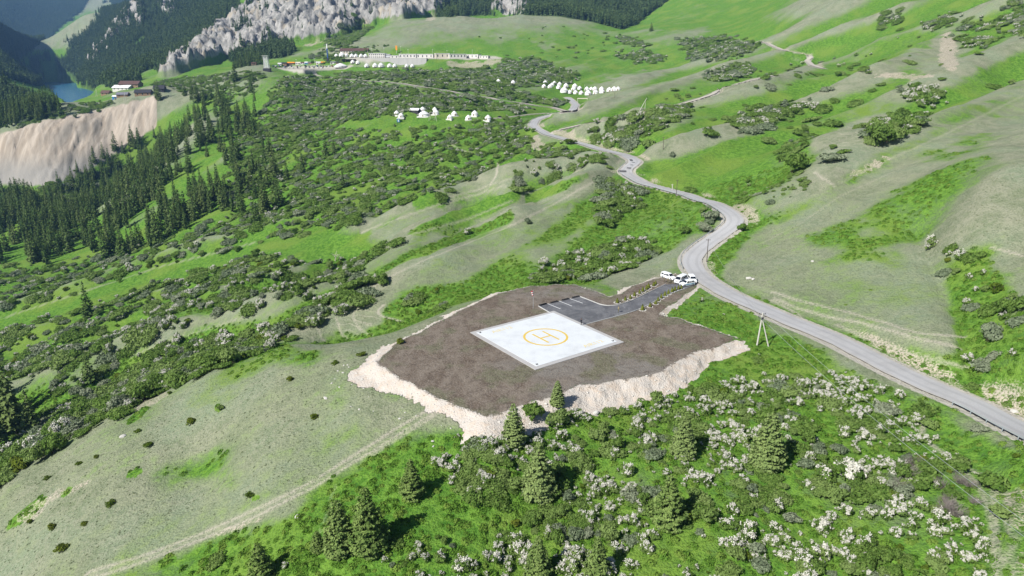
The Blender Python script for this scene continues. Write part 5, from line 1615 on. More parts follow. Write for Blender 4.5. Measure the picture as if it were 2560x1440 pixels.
# ------------------------------------------------------------------ vehicles
def loft(sections, cap=True):
    m = MB(); n = len(sections[0]); v = [p for s in sections for p in s]; f = []
    for i in range(len(sections) - 1):
        for k in range(n - 1):
            f.append((i * n + k, i * n + k + 1, (i + 1) * n + k + 1, (i + 1) * n + k))
        f.append((i * n + n - 1, i * n, (i + 1) * n, (i + 1) * n + n - 1))
    f.append(tuple(range(n))); f.append(tuple((len(sections) - 1) * n + k for k in range(n)))
    m.add(v, f)
    return m
def car(name, label, cat, loc, heading, kind='suv', body=M_CARW, band=None, scale=1.0, group=None, fine=True):
    """nose along +x; heading in radians"""
    L, W, Hb, Hr = {'suv': (4.7, 1.86, 1.02, 1.72), 'van': (5.2, 1.95, 1.15, 2.15), 'pickup': (5.2, 1.84, 1.02, 1.78), 'sedan': (4.5, 1.78, .92, 1.45)}[kind]
    t = thing(name, label, cat, loc, heading, scale, group)
    def sec(x, w, z0, z1, r=.12):
        return [(x, -w / 2, z0), (x, -w / 2 - .0, z1 - r), (x, -w / 2 + r, z1), (x, w / 2 - r, z1), (x, w / 2, z1 - r), (x, w / 2, z0)]
    hood = {'suv': .78, 'van': .95, 'pickup': .78, 'sedan': .72}[kind] * Hb / 1.02 + .12
    x0, x1 = -L / 2, L / 2
    b = loft([sec(x0, W * .88, .42, Hb * .92), sec(x0 + .12, W * .97, .28, Hb), sec(x0 + L * .3, W, .24, Hb), sec(x0 + L * .62, W, .24, Hb), sec(x1 - 1.0, W * .98, .24, hood + .1), sec(x1 - .22, W * .94, .28, hood - .06), sec(x1, W * .8, .40, hood - .22)])
    ob = b.build('body', body, t, False)
    # cabin: greenhouse
    cf = {'suv': (x0 + .08, x0 + .35, x1 - 1.95, x1 - 1.2), 'van': (x0 + .02, x0 + .16, x1 - 1.45, x1 - .62), 'pickup': (x0 + .10, x0 + .25, x1 - 2.1, x1 - 1.35), 'sedan': (x0 + .75, x0 + 1.35, x1 - 1.95, x1 - 1.25)}[kind]
    def cab(x, w, z0, z1):
        return [(x, -w / 2, z0), (x, -w / 2 + .10, z1 - .08), (x, -w / 2 + .2, z1), (x, w / 2 - .2, z1), (x, w / 2 - .10, z1 - .08), (x, w / 2, z0)]
    c = loft([cab(cf[0], W * .93, Hb - .04, Hb + .05), cab(cf[1], W * .95, Hb - .04, Hr - .03), cab((cf[1] + cf[2]) / 2, W * .96, Hb - .04, Hr), cab(cf[2], W * .95, Hb - .04, Hr - .04), cab(cf[3], W * .92, Hb - .04, Hb + .06)])
    c.build('roof', body, t)
    zw0, zw1 = Hb + .06, Hr - .17
    def pane(p, nm='window'):
        return MB().add(p, [(0, 1, 2, 3)]).build(nm, M_GLASS, t)
    e = .012
    # windscreen and rear window follow the slanted ends
    def slant(xa, xb, w0, w1, nm):
        dx = xb - xa; hh = (Hr - .04) - (Hb + .06)
        f0, f1 = .08, .86
        sgn = 1 if xa > xb else -1
        pane([(xa + dx * f0 + sgn * .03, -w0, Hb + .06 + hh * f0), (xa + dx * f0 + sgn * .03, w0, Hb + .06 + hh * f0), (xa + dx * f1 + sgn * .03, w1, Hb + .06 + hh * f1 + .012), (xa + dx * f1 + sgn * .03, -w1, Hb + .06 + hh * f1 + .012)], nm)
    slant(cf[3], cf[2], W * .42, W * .36, 'windscreen')
    slant(cf[0], cf[1], W * .42, W * .36, 'rear_window')
    nwin = {'suv': 3, 'van': 3, 'pickup': 3, 'sedan': 2}[kind]
    if fine:
        for s in (-1, 1):
            xs = np.linspace(cf[1] + .12, cf[2] + .12, nwin + 1)
            for k in range(nwin):
                xa, xb = xs[k] + .05, xs[k + 1] - .05
                fr = .34 if k == nwin - 1 else 0
                y0 = s * (W * .478 - .004 + e); y1 = s * (W * .478 - .105 + e)
                pane([(xa, y0, zw0), (xb + fr, y0, zw0), (xb, y1, zw1), (xa, y1, zw1)])
        for s in (-1, 1):
            MB().box(cf[3] - .55, cf[3] - .40, s * W * .5 - .02 if s > 0 else -W * .5 - .16, s * W * .5 + .16 if s > 0 else -W * .5 + .02, Hb - .02, Hb + .15).build('mirror', body, t)
            MB().box(x1 - .16, x1 - .03, s * W * .34 - .17, s * W * .34 + .17, hood - .30, hood - .16).build('headlight', M_STEEL, t)
            MB().box(x0 - .015, x0 + .08, s * W * .38 - .09, s * W * .38 + .09, Hb - .35, Hb - .08).build('tail_light', M_CARR, t)
        MB().box(x1 - .06, x1 + .012, -W * .22, W * .22, hood - .34, hood - .18).build('grille', M_BLACK, t)
        MB().box(x1 - .10, x1 + .03, -W * .38, W * .38, .32, .48).build('bumper', M_BLACK if body is not M_CARW else M_CARG, t)
        if band is not None:
            for s in (-1, 1):
                y = s * (W / 2 + .008)
                MB().add([(x0 + .3, y, .42), (x1 - 1.0, y, .42), (x1 - 1.2, y, Hb - .22), (x0 + .3, y, Hb - .12)], [(0, 1, 2, 3)]).build('stripe', band, t)
    for xw in (x0 + L * .19, x1 - L * .18):
        for s in (-1, 1):
            w = part('wheel', WHEEL_ME, t, (xw, s * (W / 2 - .09), .35), (0, 0, 0))
            if fine:
                h_ = part('hub', HUB_ME, w)
    return t
WH = MB()
v = []; f = []
prof = [(.20, -.11), (.35, -.11), (.37, -.05), (.37, .05), (.35, .11), (.20, .11)]
for r_, y in prof:
    for k in range(14):
        a = 2 * math.pi * k / 14
        v.append((r_ * math.cos(a), y, r_ * math.sin(a)))
for i in range(5):
    for k in range(14):
        j = (k + 1) % 14
        f.append((i * 14 + k, i * 14 + j, (i + 1) * 14 + j, (i + 1) * 14 + k))
f.append(tuple(range(14))); f.append(tuple(70 + k for k in range(14)))
WHEEL_ME = WH.add(v, f).mesh('wheel', M_BLACK)
hb = MB(); hb.add([(.21 * math.cos(a), y, .21 * math.sin(a)) for y in (-.118, .118) for a in np.linspace(0, 2 * math.pi, 10, endpoint=False)], [tuple(range(10)), tuple(range(10, 20))])
HUB_ME = hb.mesh('hub', M_STEEL)
def px_heading(a, b, z=.1):
    p, q = Vector(by_z(*a, z)), Vector(by_z(*b, z))
    return math.atan2(q.y - p.y, q.x - p.x)
VZ = .09
def car_at(u, v):
    p = hit(u, v)
    return (p.x, p.y, p.z + VZ)
car('pickup_truck', 'white pickup truck with canopy parked farthest left by the road', 'pickup', car_at(1671, 697), px_heading((1658, 693), (1688, 703)), 'pickup', M_CARW, None, 1.0)
car('passenger_van', 'white van with blue side stripe, nose towards the drive', 'van', car_at(1701, 706), px_heading((1716, 699), (1688, 712)), 'van', M_CARW, M_CARB, 1.0)
car('estate_car', 'white off-roader behind the blue-striped cars, tail to the road', 'car', car_at(1730, 704), px_heading((1724, 695), (1737, 711)), 'suv', M_CARW, None, 1.05)
car('police_car', 'white and pale blue off-roader nearest the helipad drive', 'car', car_at(1717, 714), px_heading((1731, 712), (1704, 716)), 'suv', M_CARW, simple('pale_blue_paint', (.24, .42, .55), .4, .05, 1), .98)
p = hit(1250, 294)
car('parked_car', 'dark car standing on the track right of the yurts', 'car', (p.x, p.y, p.z + .05), .2, 'sedan', M_CARK, None, 1.05)

# ------------------------------------------------------------------ people
def person(loc, heading, label, top, legs, hair, pose='stand', h=1.75):
    t = thing('person', label, 'person', loc, heading, h / 1.75)
    J = {'pelvis': (0, 0, .95), 'spine': (.01, 0, 1.18), 'chest': (.0, 0, 1.36), 'neck': (.01, 0, 1.50), 'head0': (.02, 0, 1.58), 'head1': (.03, 0, 1.70)}
    V = [J['pelvis'], J['spine'], J['chest'], J['neck'], J['head0'], J['head1']]
    Rr = [.155, .145, .165, .06, .092, .085]
    E_ = [(0, 1), (1, 2), (2, 3), (3, 4), (4, 5)]
    def chain(start, pts):
        k = start
        for p_, r_ in pts:
            V.append(p_); Rr.append(r_); E_.append((k, len(V) - 1)); k = len(V) - 1
    for s in (-1, 1):
        fx = .10 * s if pose == 'walk' else .02 * s
        chain(0, [((0, .10 * s, .86), .10), ((fx * .6 + .02, .11 * s, .50), .068), ((fx - .01, .115 * s, .10), .05), ((fx + .16, .125 * s, .045), .045)])
        if pose == 'held':
            arm = [((0, .20 * s, 1.40), .062), ((.02, .27 * s, 1.13), .048), ((.20, .10 * s, 1.08), .038), ((.25, .04 * s, 1.09), .035)]
        else:
            arm = [((0, .20 * s, 1.40), .062), ((-.02, .27 * s, 1.12), .048), ((.06 * s * (1 if pose == 'walk' else 0) + .05, .27 * s, .88), .036), ((.07, .265 * s, .80), .034)]
        chain(2, arm)
    me = bpy.data.meshes.new('body'); me.from_pydata(V, E_, []); me.update()
    o = bpy.data.objects.new('body', me); o.parent = t; COL.objects.link(o)
    sk = o.modifiers.new('skin', 'SKIN'); sk.use_smooth_shade = True
    for k, r_ in enumerate(Rr):
        me.skin_vertices[0].data[k].radius = (r_, r_ * (1.12 if k in (0, 1, 2) else 1.0))
    me.skin_vertices[0].data[0].use_root = True
    o.modifiers.new('sub', 'SUBSURF').levels = 1; o.modifiers['sub'].render_levels = 1
    # clothing by height: skin, top, trousers in one procedural material
    m = NT('clothed_body'); z = m.sep(m.obj_pos())[2]; y = m.math('ABSOLUTE', m.sep(m.obj_pos())[1])
    n = m.noise(14, 2, .5, m.obj_pos())
    tc = m.mix(n, tuple(c * .6 for c in top), tuple(min(c * 1.3, 1) for c in top)); lc = m.mix(n, tuple(c * .6 for c in legs), tuple(min(c * 1.3, 1) for c in legs))
    c = m.mix(m.step(.94, .97, z), lc, tc); c = m.mix(m.step(1.49, 1.51, z), c, (.42, .25, .17))
    c = m.mix(m.step(.09, .07, z), c, (.015, .014, .013))
    me.materials.append(m.done(m.bsdf(c, .85)))
    MB().lathe([(.088, 1.655), (.105, 1.70), (.10, 1.76), (.06, 1.80), (.01, 1.81)], 12, (.02, 0)).build('hair', hair, t, True)
    f_ = MB().box(.095, .125, -.012, .012, 1.60, 1.645)
    f_.build('nose', M_SKIN, t)
    if pose == 'held':
        MB().box(.22, .36, -.07, .07, 1.05, 1.12).build('handset', M_BLACK, t)
    return t
p = by_z(1453, 812.5, .17)
person(p, R(200), 'person in black standing on the far edge of the helipad', (.016, .017, .022), (.018, .018, .022), M_NAVY, 'held', 1.8)
p = by_z(1546, 781, Z_A)
person(p, R(215), 'person in khaki camouflage walking on the asphalt drive', (.25, .22, .13), (.14, .125, .075), M_KHAKI, 'walk', 1.76)
for (u, v), l, h_ in (((1661, 706), 'leftmost khaki-clad person beside the pickup truck', 180), ((1669.5, 708), 'khaki-clad person standing before the pickup truck', 230), ((1677, 710), 'khaki-clad person at the nose of the van', 140)):
    p = hit(u, v)
    person((p.x, p.y, p.z + .04), R(h_), l, (.19, .17, .10), (.13, .12, .07), M_HAIR, 'stand', 1.75)

# ------------------------------------------------------------------ windsock
p = Vector(by_z(1333, 771, 0))
t = thing('windsock', 'red and white windsock hanging from a thin pale mast', 'windsock', p)
MB().tube((0, 0, -.3), (0, 0, 5.1), .055, .035, 8).build('mast', M_STEEL, t)
MB().tube((0, 0, 4.95), (-.35, 0, 4.95), .03).build('swivel_arm', M_STEEL, t)
for k in range(5):
    r0, r1 = .30 - .03 * k, .27 - .03 * k
    MB().add([(-.36 + dx * 1 + .05 * k, dy, 4.95 - .28 * (k + j)) for j, rr in ((0, r0), (1, r1)) for dx, dy in [(rr * math.cos(a), rr * math.sin(a)) for a in np.linspace(0, 2 * math.pi, 8, endpoint=False)]],
             [(i, (i + 1) % 8, 8 + (i + 1) % 8, 8 + i) for i in range(8)]).build('sock_ring', M_REDC if k % 2 == 0 else M_WHITE, t)

# ------------------------------------------------------------------ power poles
def aframe(u0, v0, u1, v1, ut, vt, label, uj=None, vj=None, mat=M_POLE, cross=True):
    a, b = hit(u0, v0), hit(u1, v1)
    # top above the middle of the feet, at the picture height seen
    x, y, d = ray(ut, vt); Ym = (a.y + b.y) / 2
    top = Vector((x / y * Ym, Ym, CAM_H + d / y * Ym))
    t = thing('power_pole', label, 'pole', (a + b) / 2)
    L = lambda q: Vector(q) - (a + b) / 2
    a2 = a - Vector((0, 0, .6)); b2 = b - Vector((0, 0, .6))
    MB().tube(L(a2), L(top), .20, .15, 8).build('main_post', mat, t)
    j = a.lerp(top, .86)
    MB().tube(L(b2), L(j), .16, .12, 8).build('strut', mat, t)
    if cross:
        for k, (dz, w) in enumerate(((-.35, .75), (-1.05, .9))):
            MB().tube(L(top + Vector((-w, 0, dz))), L(top + Vector((w, .2, dz))), .06).build('crossarm', M_BLACK, t)
            for s in (-1, 1):
                c = L(top + Vector((s * w * .9, 0, dz)))
                MB().lathe([(.05, c.z), (.09, c.z + .08), (.05, c.z + .16), (.09, c.z + .24), (.03, c.z + .32)], 8, (c.x, c.y)).build('insulator', M_BLACK, t)
        c = L(top + Vector((0, 0, -1.3)))
        MB().box(c.x - .25, c.x + .25, c.y - .3, c.y - .1, c.z - .3, c.z + .2).build('switch_box', M_BLACK, t)
    return top
TOPA = aframe(1892, 864, 1923, 866, 1907, 782, 'white concrete A-frame power pole beside the road')
aframe(1598, 277, 1612, 274, 1617, 245, 'far slender A-frame power pole above the hairpin bend')
def pole(u, v, vt, label, mat=M_WOOD, r=.15, ut=None):
    a = hit(u, v); x, y, d = ray(u if ut is None else ut, vt)
    top = Vector((x / y * a.y, a.y, CAM_H + d / y * a.y))
    t = thing('power_pole', label, 'pole', a)
    q = top - a
    MB().tube((0, 0, -.6), q, r, r * .7, 8).build('post', mat, t)
    MB().tube(q + Vector((-.7, 0, -.4)), q + Vector((.7, 0, -.4)), .06).build('crossarm', mat, t)
    for s in (-.6, 0, .6):
        MB().lathe([(.04, q.z - .36), (.08, q.z - .26), (.03, q.z - .16)], 6, (q.x + s, q.y)).build('insulator', M_BLACK, t)
    return top
TOPB = pole(1767, 655, 597, 'dark wooden power pole at the inside of the road bend', ut=1771)
pole(1690, 492, 449, 'slim wooden power pole beyond the second bend', ut=1694)
pole(1658, 374, 342, 'slim wooden power pole on the grass slope above the road', ut=1659)
pole(1537, 246, 226, 'faint power pole on the ridge by the yurts')
pole(1292, 212, 195, 'pale pole between the two outlying yurts', M_POLE)
pole(1462, 232, 212, 'pale pole amid the crowded yurts', M_POLE)
pole(1681, 476, 460, 'short pale marker post by the road', M_POLE, .2)
# wires
def wire(p, q, sag, label):
    P = [Vector(p).lerp(Vector(q), k / 24) - Vector((0, 0, sag * 4 * (k / 24) * (1 - k / 24))) for k in range(25)]
    m = MB()
    for a, b in zip(P[:-1], P[1:]):
        m.tube(a, b, .022, seg=3)
    o = m.build('power_cable', M_STEEL); tag(o, label, 'cable')
E1 = Vector(by_z(2900, 1560, 12.0))
wire(TOPA + Vector((.7, 0, -.1)), E1 + Vector((.7, 0, 0)), 1.6, 'upper thin power cable over the flowering thicket')
wire(TOPA + Vector((-.7, 0, -.8)), E1 + Vector((-.9, 0, -.6)), 1.7, 'lower thin power cable over the flowering thicket')
wire(TOPA + Vector((0, 0, -.1)), TOPB, 2.0, 'power cable between the A-frame pole and the bend')

# ------------------------------------------------------------------ guard rails
def guard_rail(i0, i1, side, label, every=4.0, off=.45):
    P = MAIN[i0:i1]; T = np.gradient(P[:, :2], axis=0); T /= np.linalg.norm(T, axis=1)[:, None]
    N = np.stack([T[:, 1], -T[:, 0]], 1) * side
    Q = np.c_[P[:, :2] + N * (ROAD_W / 2 + off), P[:, 2]]
    Q = resample(Q, 1.0); T = np.gradient(Q[:, :2], axis=0); T /= np.linalg.norm(T, axis=1)[:, None]
    N = np.stack([T[:, 1], -T[:, 0]], 1) * side
    o0 = Vector(Q[len(Q) // 2])
    t = thing('guard_rail', label, 'guard rail', o0)
    prof = [(0, .42), (-.06, .50), (0, .58), (-.06, .66), (0, .74), (.05, .74), (.05, .42)]
    n = len(Q); co = np.concatenate([np.c_[Q[:, :2] + N * w - np.array(o0)[:2], Q[:, 2] + h - o0.z] for w, h in prof])
    f = [(k * n + i, k * n + i + 1, ((k + 1) % 7) * n + i + 1, ((k + 1) % 7) * n + i) for k in range(7) for i in range(n - 1)]
    me = quads_mesh('beam', co, np.array(f), False); me.materials.append(M_STEEL)
    part('beam', me, t)
    pm = MB().box(-.07, .07, -.05, .05, -.5, .72).mesh('post', M_GREENST)
    for k in range(0, n, int(every)):
        part('post', pm, t, (Q[k, 0] + N[k, 0] * .10 - o0.x, Q[k, 1] + N[k, 1] * .10 - o0.y, Q[k, 2] - o0.z))
def main_index(u, v):
    p = hit(u, v)
    return int(((MAIN[:, 0] - p.x) ** 2 + (MAIN[:, 1] - p.y) ** 2).argmin())
ia0, ia1 = main_index(1722, 676), main_index(1585, 405)
guard_rail(min(ia0, ia1), max(ia0, ia1), -1, 'long steel guard rail along the winding road above the helipad')
ib0, ib1 = main_index(1500, 372), main_index(1410, 281)
guard_rail(min(ib0, ib1), max(ib0, ib1), -1, 'steel guard rail round the far hairpin bend')
ic0, ic1 = main_index(2640, 1118), main_index(2380, 990)
guard_rail(min(ic0, ic1), max(ic0, ic1), -1, 'short steel guard rail at the lower right of the road')
# dark repair patches in the asphalt
M_PATCH = simple('asphalt_patch', (.10, .10, .105), .9, .2, 2)
for u, v, a, b in ((1555,429.5,4.2,1.1),(1567,430.5,1.0,1.2),(1572,421.5,2.2,.7),(1579,414,1.5,.5),(1584,408,1.4,.5),(1578,402,1.6,2.2)):
    p = hit(u, v); k = int(((MAIN[:, 0] - p.x) ** 2 + (MAIN[:, 1] - p.y) ** 2).argmin())
    d = MAIN[min(k + 1, len(MAIN) - 1)] - MAIN[k - 1]
    q = Vector((p.x, p.y, MAIN[k, 2] + .115)); e1 = Vector((d[0], d[1], d[2])).normalized() * b; e2 = Vector((-d[1], d[0], 0)).normalized() * a * .5
    o = MB().add([q - e1 - e2, q + e1 - e2, q + e1 + e2, q - e1 + e2], [(0, 1, 2, 3)]).build('asphalt_patch', M_PATCH); tag(o, kind='structure')

# ------------------------------------------------------------------ yurts
def yurt(u, v, d, label, group, deck=True, heading=None):
    p = hit(u, v); r = d / 2
    t = thing('yurt', label, 'yurt', (p.x, p.y, p.z), RND.uniform(0, 6.28) if heading is None else heading, 1.0, group)
    hw = r * .62; dz = .5 if deck else .1
    z0 = dz
    MB().lathe([(r * .98, z0 - .3), (r, z0), (r * 1.0, z0 + hw)], 20, cap=True).build('wall', M_FELT, t, True)
    MB().lathe([(r * 1.05, z0 + hw - .12), (r * 1.02, z0 + hw + .04), (r * .62, z0 + hw + r * .46), (r * .20, z0 + hw + r * .80), (.02, z0 + hw + r * .84)], 20, cap=False).build('roof', M_FELT, t, True)
    MB().lathe([(r * .21, z0 + hw + r * .78), (r * .20, z0 + hw + r * .86), (.03, z0 + hw + r * .90)], 12).build('crown_cap', M_FELTS, t)
    MB().lathe([(r * 1.012, z0 + hw * .72), (r * 1.015, z0 + hw * .86)], 20, cap=False).build('band', M_FELTS, t)
    MB().box(r * .96, r * 1.04, -.45, .45, z0, z0 + min(1.75, hw * .95)).build('door', M_TIMBER, t)
    if deck:
        MB().box(-r * 1.15, r * 1.15, -r * 1.15, r * 1.15, -1.2, dz - .08).build('platform', M_DECK, t)
    return t
C1 = [(992,288,6.0,'yurt at the left end of the near camp, partly hidden'),(1003,294,6.0,'yurt in front of the leftmost yurt of the near camp'),(1060,291,11.0,'largest low white tent-yurt of the near camp'),
      (1057,279,6.2,'yurt right behind the largest yurt of the near camp'),(1087,278,5.2,'rearmost yurt of the near camp'),(1090,287,7.0,'yurt to the right of the largest yurt'),
      (1125,298,5.6,'small yurt on a platform in the middle of the near camp'),(1136,290,6.4,'yurt with an open door behind a small tree'),(1171,300,6.2,'yurt on the lawn, third from the right in the near camp'),
      (1187,290,7.0,'yurt beside the scrub, second from the right in the near camp'),(1220,301,6.8,'yurt at the right end of the near camp')]
for u, v, d, l in C1:
    y_ = yurt(u, v, d * .86, l, 'yurts of the near camp', heading=R(-90 + RND.uniform(-30, 30)))
    if d > 10:
        y_.scale.z = .68
C2 = [(1246,207,6),(1283,210,6),(1363,210,6),(1360,219,5.6),(1386,211,5.6),(1380,216,6),(1375,220,6),(1399,214,6),(1396,222,5.8),(1415,218,6.4),(1410,232,9.5),(1437,219,6.6),(1434,226,6.2),(1449,224,5.8),(1424,234,6),(1439,235,6.2),(1453,236,6),(1467,226,6),(1478,225,5),(1470,238,8.0),(1487,226,6.2),(1489,235,6.6),(1504,226,6),(1505,233,6),(1523,229,6),(1535,227.5,6),(1545,226,5)]
NTH = ['first', 'second', 'third', 'fourth', 'fifth', 'sixth', 'seventh', 'eighth', 'ninth', 'tenth', 'eleventh', 'twelfth', 'thirteenth']
def row_of(v):
    return 'front' if v > 230.5 else ('middle' if v > 221 else 'back')
for k, (u, v, d) in enumerate(C2):
    lab = f'white yurt of the far camp, {NTH[sum(1 for q in C2[2:] if row_of(q[1]) == row_of(v) and q[0] < u)]} from the left in its {row_of(v)} row'
    if k == 0: lab = 'outlying yurt farthest left of the far camp'
    if k == 1: lab = 'outlying yurt second from the left, beside a pale pole'
    if d > 9: lab = 'largest yurt at the left front of the far camp'
    elif d == 8.0: lab = 'large yurt at the right front of the far camp'
    yurt(u, v, d, lab, 'yurts of the far camp', deck=False, heading=R(-90 + RND.uniform(-40, 40)))
C3 = [(917,168,7.5),(938,168,8.5),(953,168,9),(974,168,7.5),(987,168,7),(1017,168,6.5),(1031,168,6.5),(882,158,7),(895,160,7),(841,142,6.5),(855,142,10),(866,142,7),(880,143,7.5),(890,143,7),(903,143,7),(914,143,7)]
for k, (u, v, d) in enumerate(C3):
    yurt(u, v, d, f'white yurt below the resort retaining wall, {NTH[k]} from the left' if k < 7 else (f'{"left" if k == 7 else "right"} of two white yurts beside the black canopy' if k < 9 else f'white yurt in the row left of the resort building, {NTH[k - 9]} from the left'), 'yurts of the resort', deck=False, heading=R(-90))
yurt(852, 169, 20, 'wide low white marquee-yurt by the car park', None, deck=False, heading=R(-90)).scale.z = .45

# ------------------------------------------------------------------ buildings
def house(name, label, u, v, w, d, h, roofh, wall, roof, rz=0.0, cat='house', over=.4, win=3, floors=1, flat_roof=False, z=None, winmat=None, parapet=True):
    p = hit(u, v)
    zz = p.z if z is None else z
    t = thing(name, label, cat, (p.x, p.y, zz), rz)
    MB().box(-w / 2, w / 2, 0, d, -2.5, h).build('wall', wall, t)
    if flat_roof:
        r = MB().box(-w / 2 - over, w / 2 + over, -over, d + over, h + .01, h + roofh)
        r.build('roof', roof, t)
    else:
        m = MB(); a, b = w / 2 + over, over
        zt = h + roofh; th = .18
        m.add([(-a, -b, h - .1), (a, -b, h - .1), (a, d / 2, zt), (-a, d / 2, zt), (-a, d + b, h - .1), (a, d + b, h - .1)], [(0, 1, 2, 3), (3, 2, 5, 4)])
        m.add([(-a, -b, h - .1 - th), (a, -b, h - .1 - th), (a, d / 2, zt - th), (-a, d / 2, zt - th), (-a, d + b, h - .1 - th), (a, d + b, h - .1 - th)], [(0, 3, 2, 1), (3, 4, 5, 2)])
        m.add([(-a, -b, h - .1), (a, -b, h - .1), (a, -b, h - .1 - th), (-a, -b, h - .1 - th)], [(0, 1, 2, 3)])
        m.build('roof', roof, t)
        for s in (-1, 1):
            x = s * (w / 2 - .02)
            MB().add([(x, 0, h), (x, d, h), (x, d / 2, h + roofh * .94)], [(0, 1, 2)]).build('gable', wall, t)
    fh = h / floors
    for fl in range(floors):
        for k in range(win):
            x = -w / 2 + w * (k + .5) / win
            ww = min(1.5, w / win * .55); z0 = fl * fh + fh * .34; z1 = fl * fh + fh * .80
            f_ = MB().box(x - ww / 2 - .08, x + ww / 2 + .08, -.06, .05, z0 - .08, z1 + .08).build('window', M_WALLW if wall is not M_WALLW else M_FELTS, t)
            MB().box(x - ww / 2, x + ww / 2, -.09, -.05, z0, z1).build('pane', winmat or M_GLASS, f_)
    return t
def bld(label, u0, u1, v, h, d, wall, roof, **k):
    """flat-fronted resort building between picture columns u0 and u1, standing at row v"""
    a, b = hit(u0, v), hit(u1, v)
    um = (u0 + u1) / 2
    return house('resort_building', label, um, v, (b - a).length, d, h, .5, wall, roof, math.atan2(b.y - a.y, b.x - a.x), 'building', .35, flat_roof=True, z=RES_Z, **k)
bld('white two-storey resort building with rows of dark windows', 922, 962, 144.5, 7.6, 14, M_WALLW, M_ROOFW, win=8, floors=2)
bld('pale blue-grey wing beside the two-storey resort building', 962.5, 975, 144.5, 6.4, 14, M_FELTS, M_ROOFW, win=4, floors=2)
bld('low white resort building with a wide dark shopfront', 975.5, 997, 145, 4.2, 12, M_WALLW, M_ROOFW, win=2)
bld('long white resort building with several dark doorways', 997.5, 1040, 145, 6.6, 14, M_WALLW, M_ROOFW, win=5)
bld('white resort building with a plain long wall', 1040.5, 1083, 145, 6.4, 14, M_WALLW, M_ROOFW, win=4)
bld('cream resort building with large open bays', 1089, 1124, 146, 7.4, 14, M_WALLT, M_ROOFW, win=3)
bld('white resort hall right of the cream building', 1124.5, 1166, 146, 6.4, 14, M_WALLW, M_ROOFW, win=5)
bld('white resort building with a dark carport front', 1166.5, 1195, 146, 5.8, 12, M_WALLW, M_ROOFW, win=3)
bld('small white resort building at the right end of the terrace', 1198, 1220, 146.5, 3.6, 8, M_WALLW, M_ROOFW, win=3)
p = hit(983, 141); t = thing('dome_hall', 'white domed hall rising behind the resort buildings', 'building', (p.x, p.y + 16, RES_Z))
MB().lathe([(6.5, 0), (6.5, 5.5), (5.4, 8.0), (3.2, 10.2), (1.2, 11.2), (.1, 11.4)], 20).build('dome', M_FELT, t, True)
MB().lathe([(6.62, 2.2), (6.62, 2.6)], 20, cap=False).build('band', M_FELTS, t)
house('long_lodge', 'long lodge with a dark brown roof behind the yurt row', 885, 134, 46, 12, 4.5, 4.0, M_WALLT, M_ROOFB, 0.0, 'building', .8, win=10)
# retaining wall
a, b = hit(905, 146), hit(1066, 150)
wl = thing('retaining_wall', 'grey concrete retaining wall under the resort buildings', 'wall', ((a.x + b.x) / 2, (a.y + b.y) / 2 - 9, LOW_Z), math.atan2(b.y - a.y, b.x - a.x))
WL = (b - a).length; WH_ = RES_Z - LOW_Z + .4
for k in range(14):
    x0 = -WL / 2 + WL * k / 14
    MB().add([(x0 + .06, 0, -3), (x0 + WL / 14 - .06, 0, -3), (x0 + WL / 14 - .06, 4.5, WH_), (x0 + .06, 4.5, WH_), (x0 + .06, 9, -3), (x0 + WL / 14 - .06, 9, -3), (x0 + WL / 14 - .06, 9, WH_), (x0 + .06, 9, WH_)],
             [(0, 1, 2, 3), (3, 2, 6, 7), (4, 7, 6, 5), (0, 3, 7, 4), (1, 5, 6, 2)]).build('wall_panel', M_WALLG, wl)
MB().box(-WL / 2, WL / 2, 4.3, 9.2, WH_ + .01, WH_ + .35).build('coping', M_WALLW, wl)
# black canopy, kiosks, tower, mast, sign
p = hit(869, 155); t = thing('canopy', 'black flat canopy between the car park and the yurts', 'canopy', p)
MB().box(-11, 13, -3, 6, 4.0, 4.5).build('roof', M_ROOFK, t)
for x in (-10, -3, 5, 12):
    for y in (-2.5, 5.5):
        MB().tube((x, y, -2), (x, y, 4.0), .15).build('post', M_TIMBER, t)
MB().box(-10.5, 12.5, 5, 5.6, -2, 4.0).build('back_wall', M_ROOFK, t)
for u, v, w, wall, roof, lab in ((709,163,9,M_TIMBER,M_ROOFK,'brown kiosk with a dark roof at the car park'),(727,162,12,M_ROOFB,M_ORANGE,'kiosk with a reddish roof behind the parked cars'),(634,163,7,M_TIMBER,M_ROOFB,'small brown hut left of the lattice tower'),(745,162,8,M_WALLW,M_WALLT,'pale kiosk behind the parked cars')):
    house('kiosk', lab, u, v, w, 6, 3.2, 1.4, wall, roof, 0.0, 'kiosk', .5, win=2)
for u, v, w, wall, roof, lab in ((757,161,7,M_WALLW,M_ROOFB,'white stall with a brown roof behind the car park'),(766,160.5,6,M_BLUE,M_ROOFW,'blue stall with a white roof behind the car park'),(776,160.5,8,M_TIMBER,M_ROOFG,'timber stall with a grey roof behind the car park'),(797,160.5,9,M_WALLT,M_ROOFW,'cream stall at the middle of the car park rear'),(807,160.5,6,M_ROOFB,M_ORANGE,'small stall with an orange roof by the mast'),(833,160,9,M_WALLW,M_ROOFG,'white stall with a grey roof right of the mast'),(846,160,7,M_TIMBER,M_ROOFK,'dark timber stall before the black canopy'),(699,163.5,5,M_WALLW,M_ROOFW,'white stall at the left end of the car park')):
    house('market_stall', lab, u, v, w, 5, 2.8, 1.2, wall, roof, RND.uniform(-.1, .1), 'stall', .5, win=2)
p = hit(668, 178); t = thing('lattice_tower', 'white steel lattice tower above a dark cabin', 'tower', p)
MB().box(-5, 5, -3, 4, -2, 4.0).build('cabin', M_ROOFK, t)
MB().box(-5.4, 5.4, -3.4, 4.4, 4.0, 4.5).build('platform', M_WALLG, t)
TW, TH = 3.0, 21
cn = [(-TW, -TW), (TW, -TW), (TW, TW), (-TW, TW)]
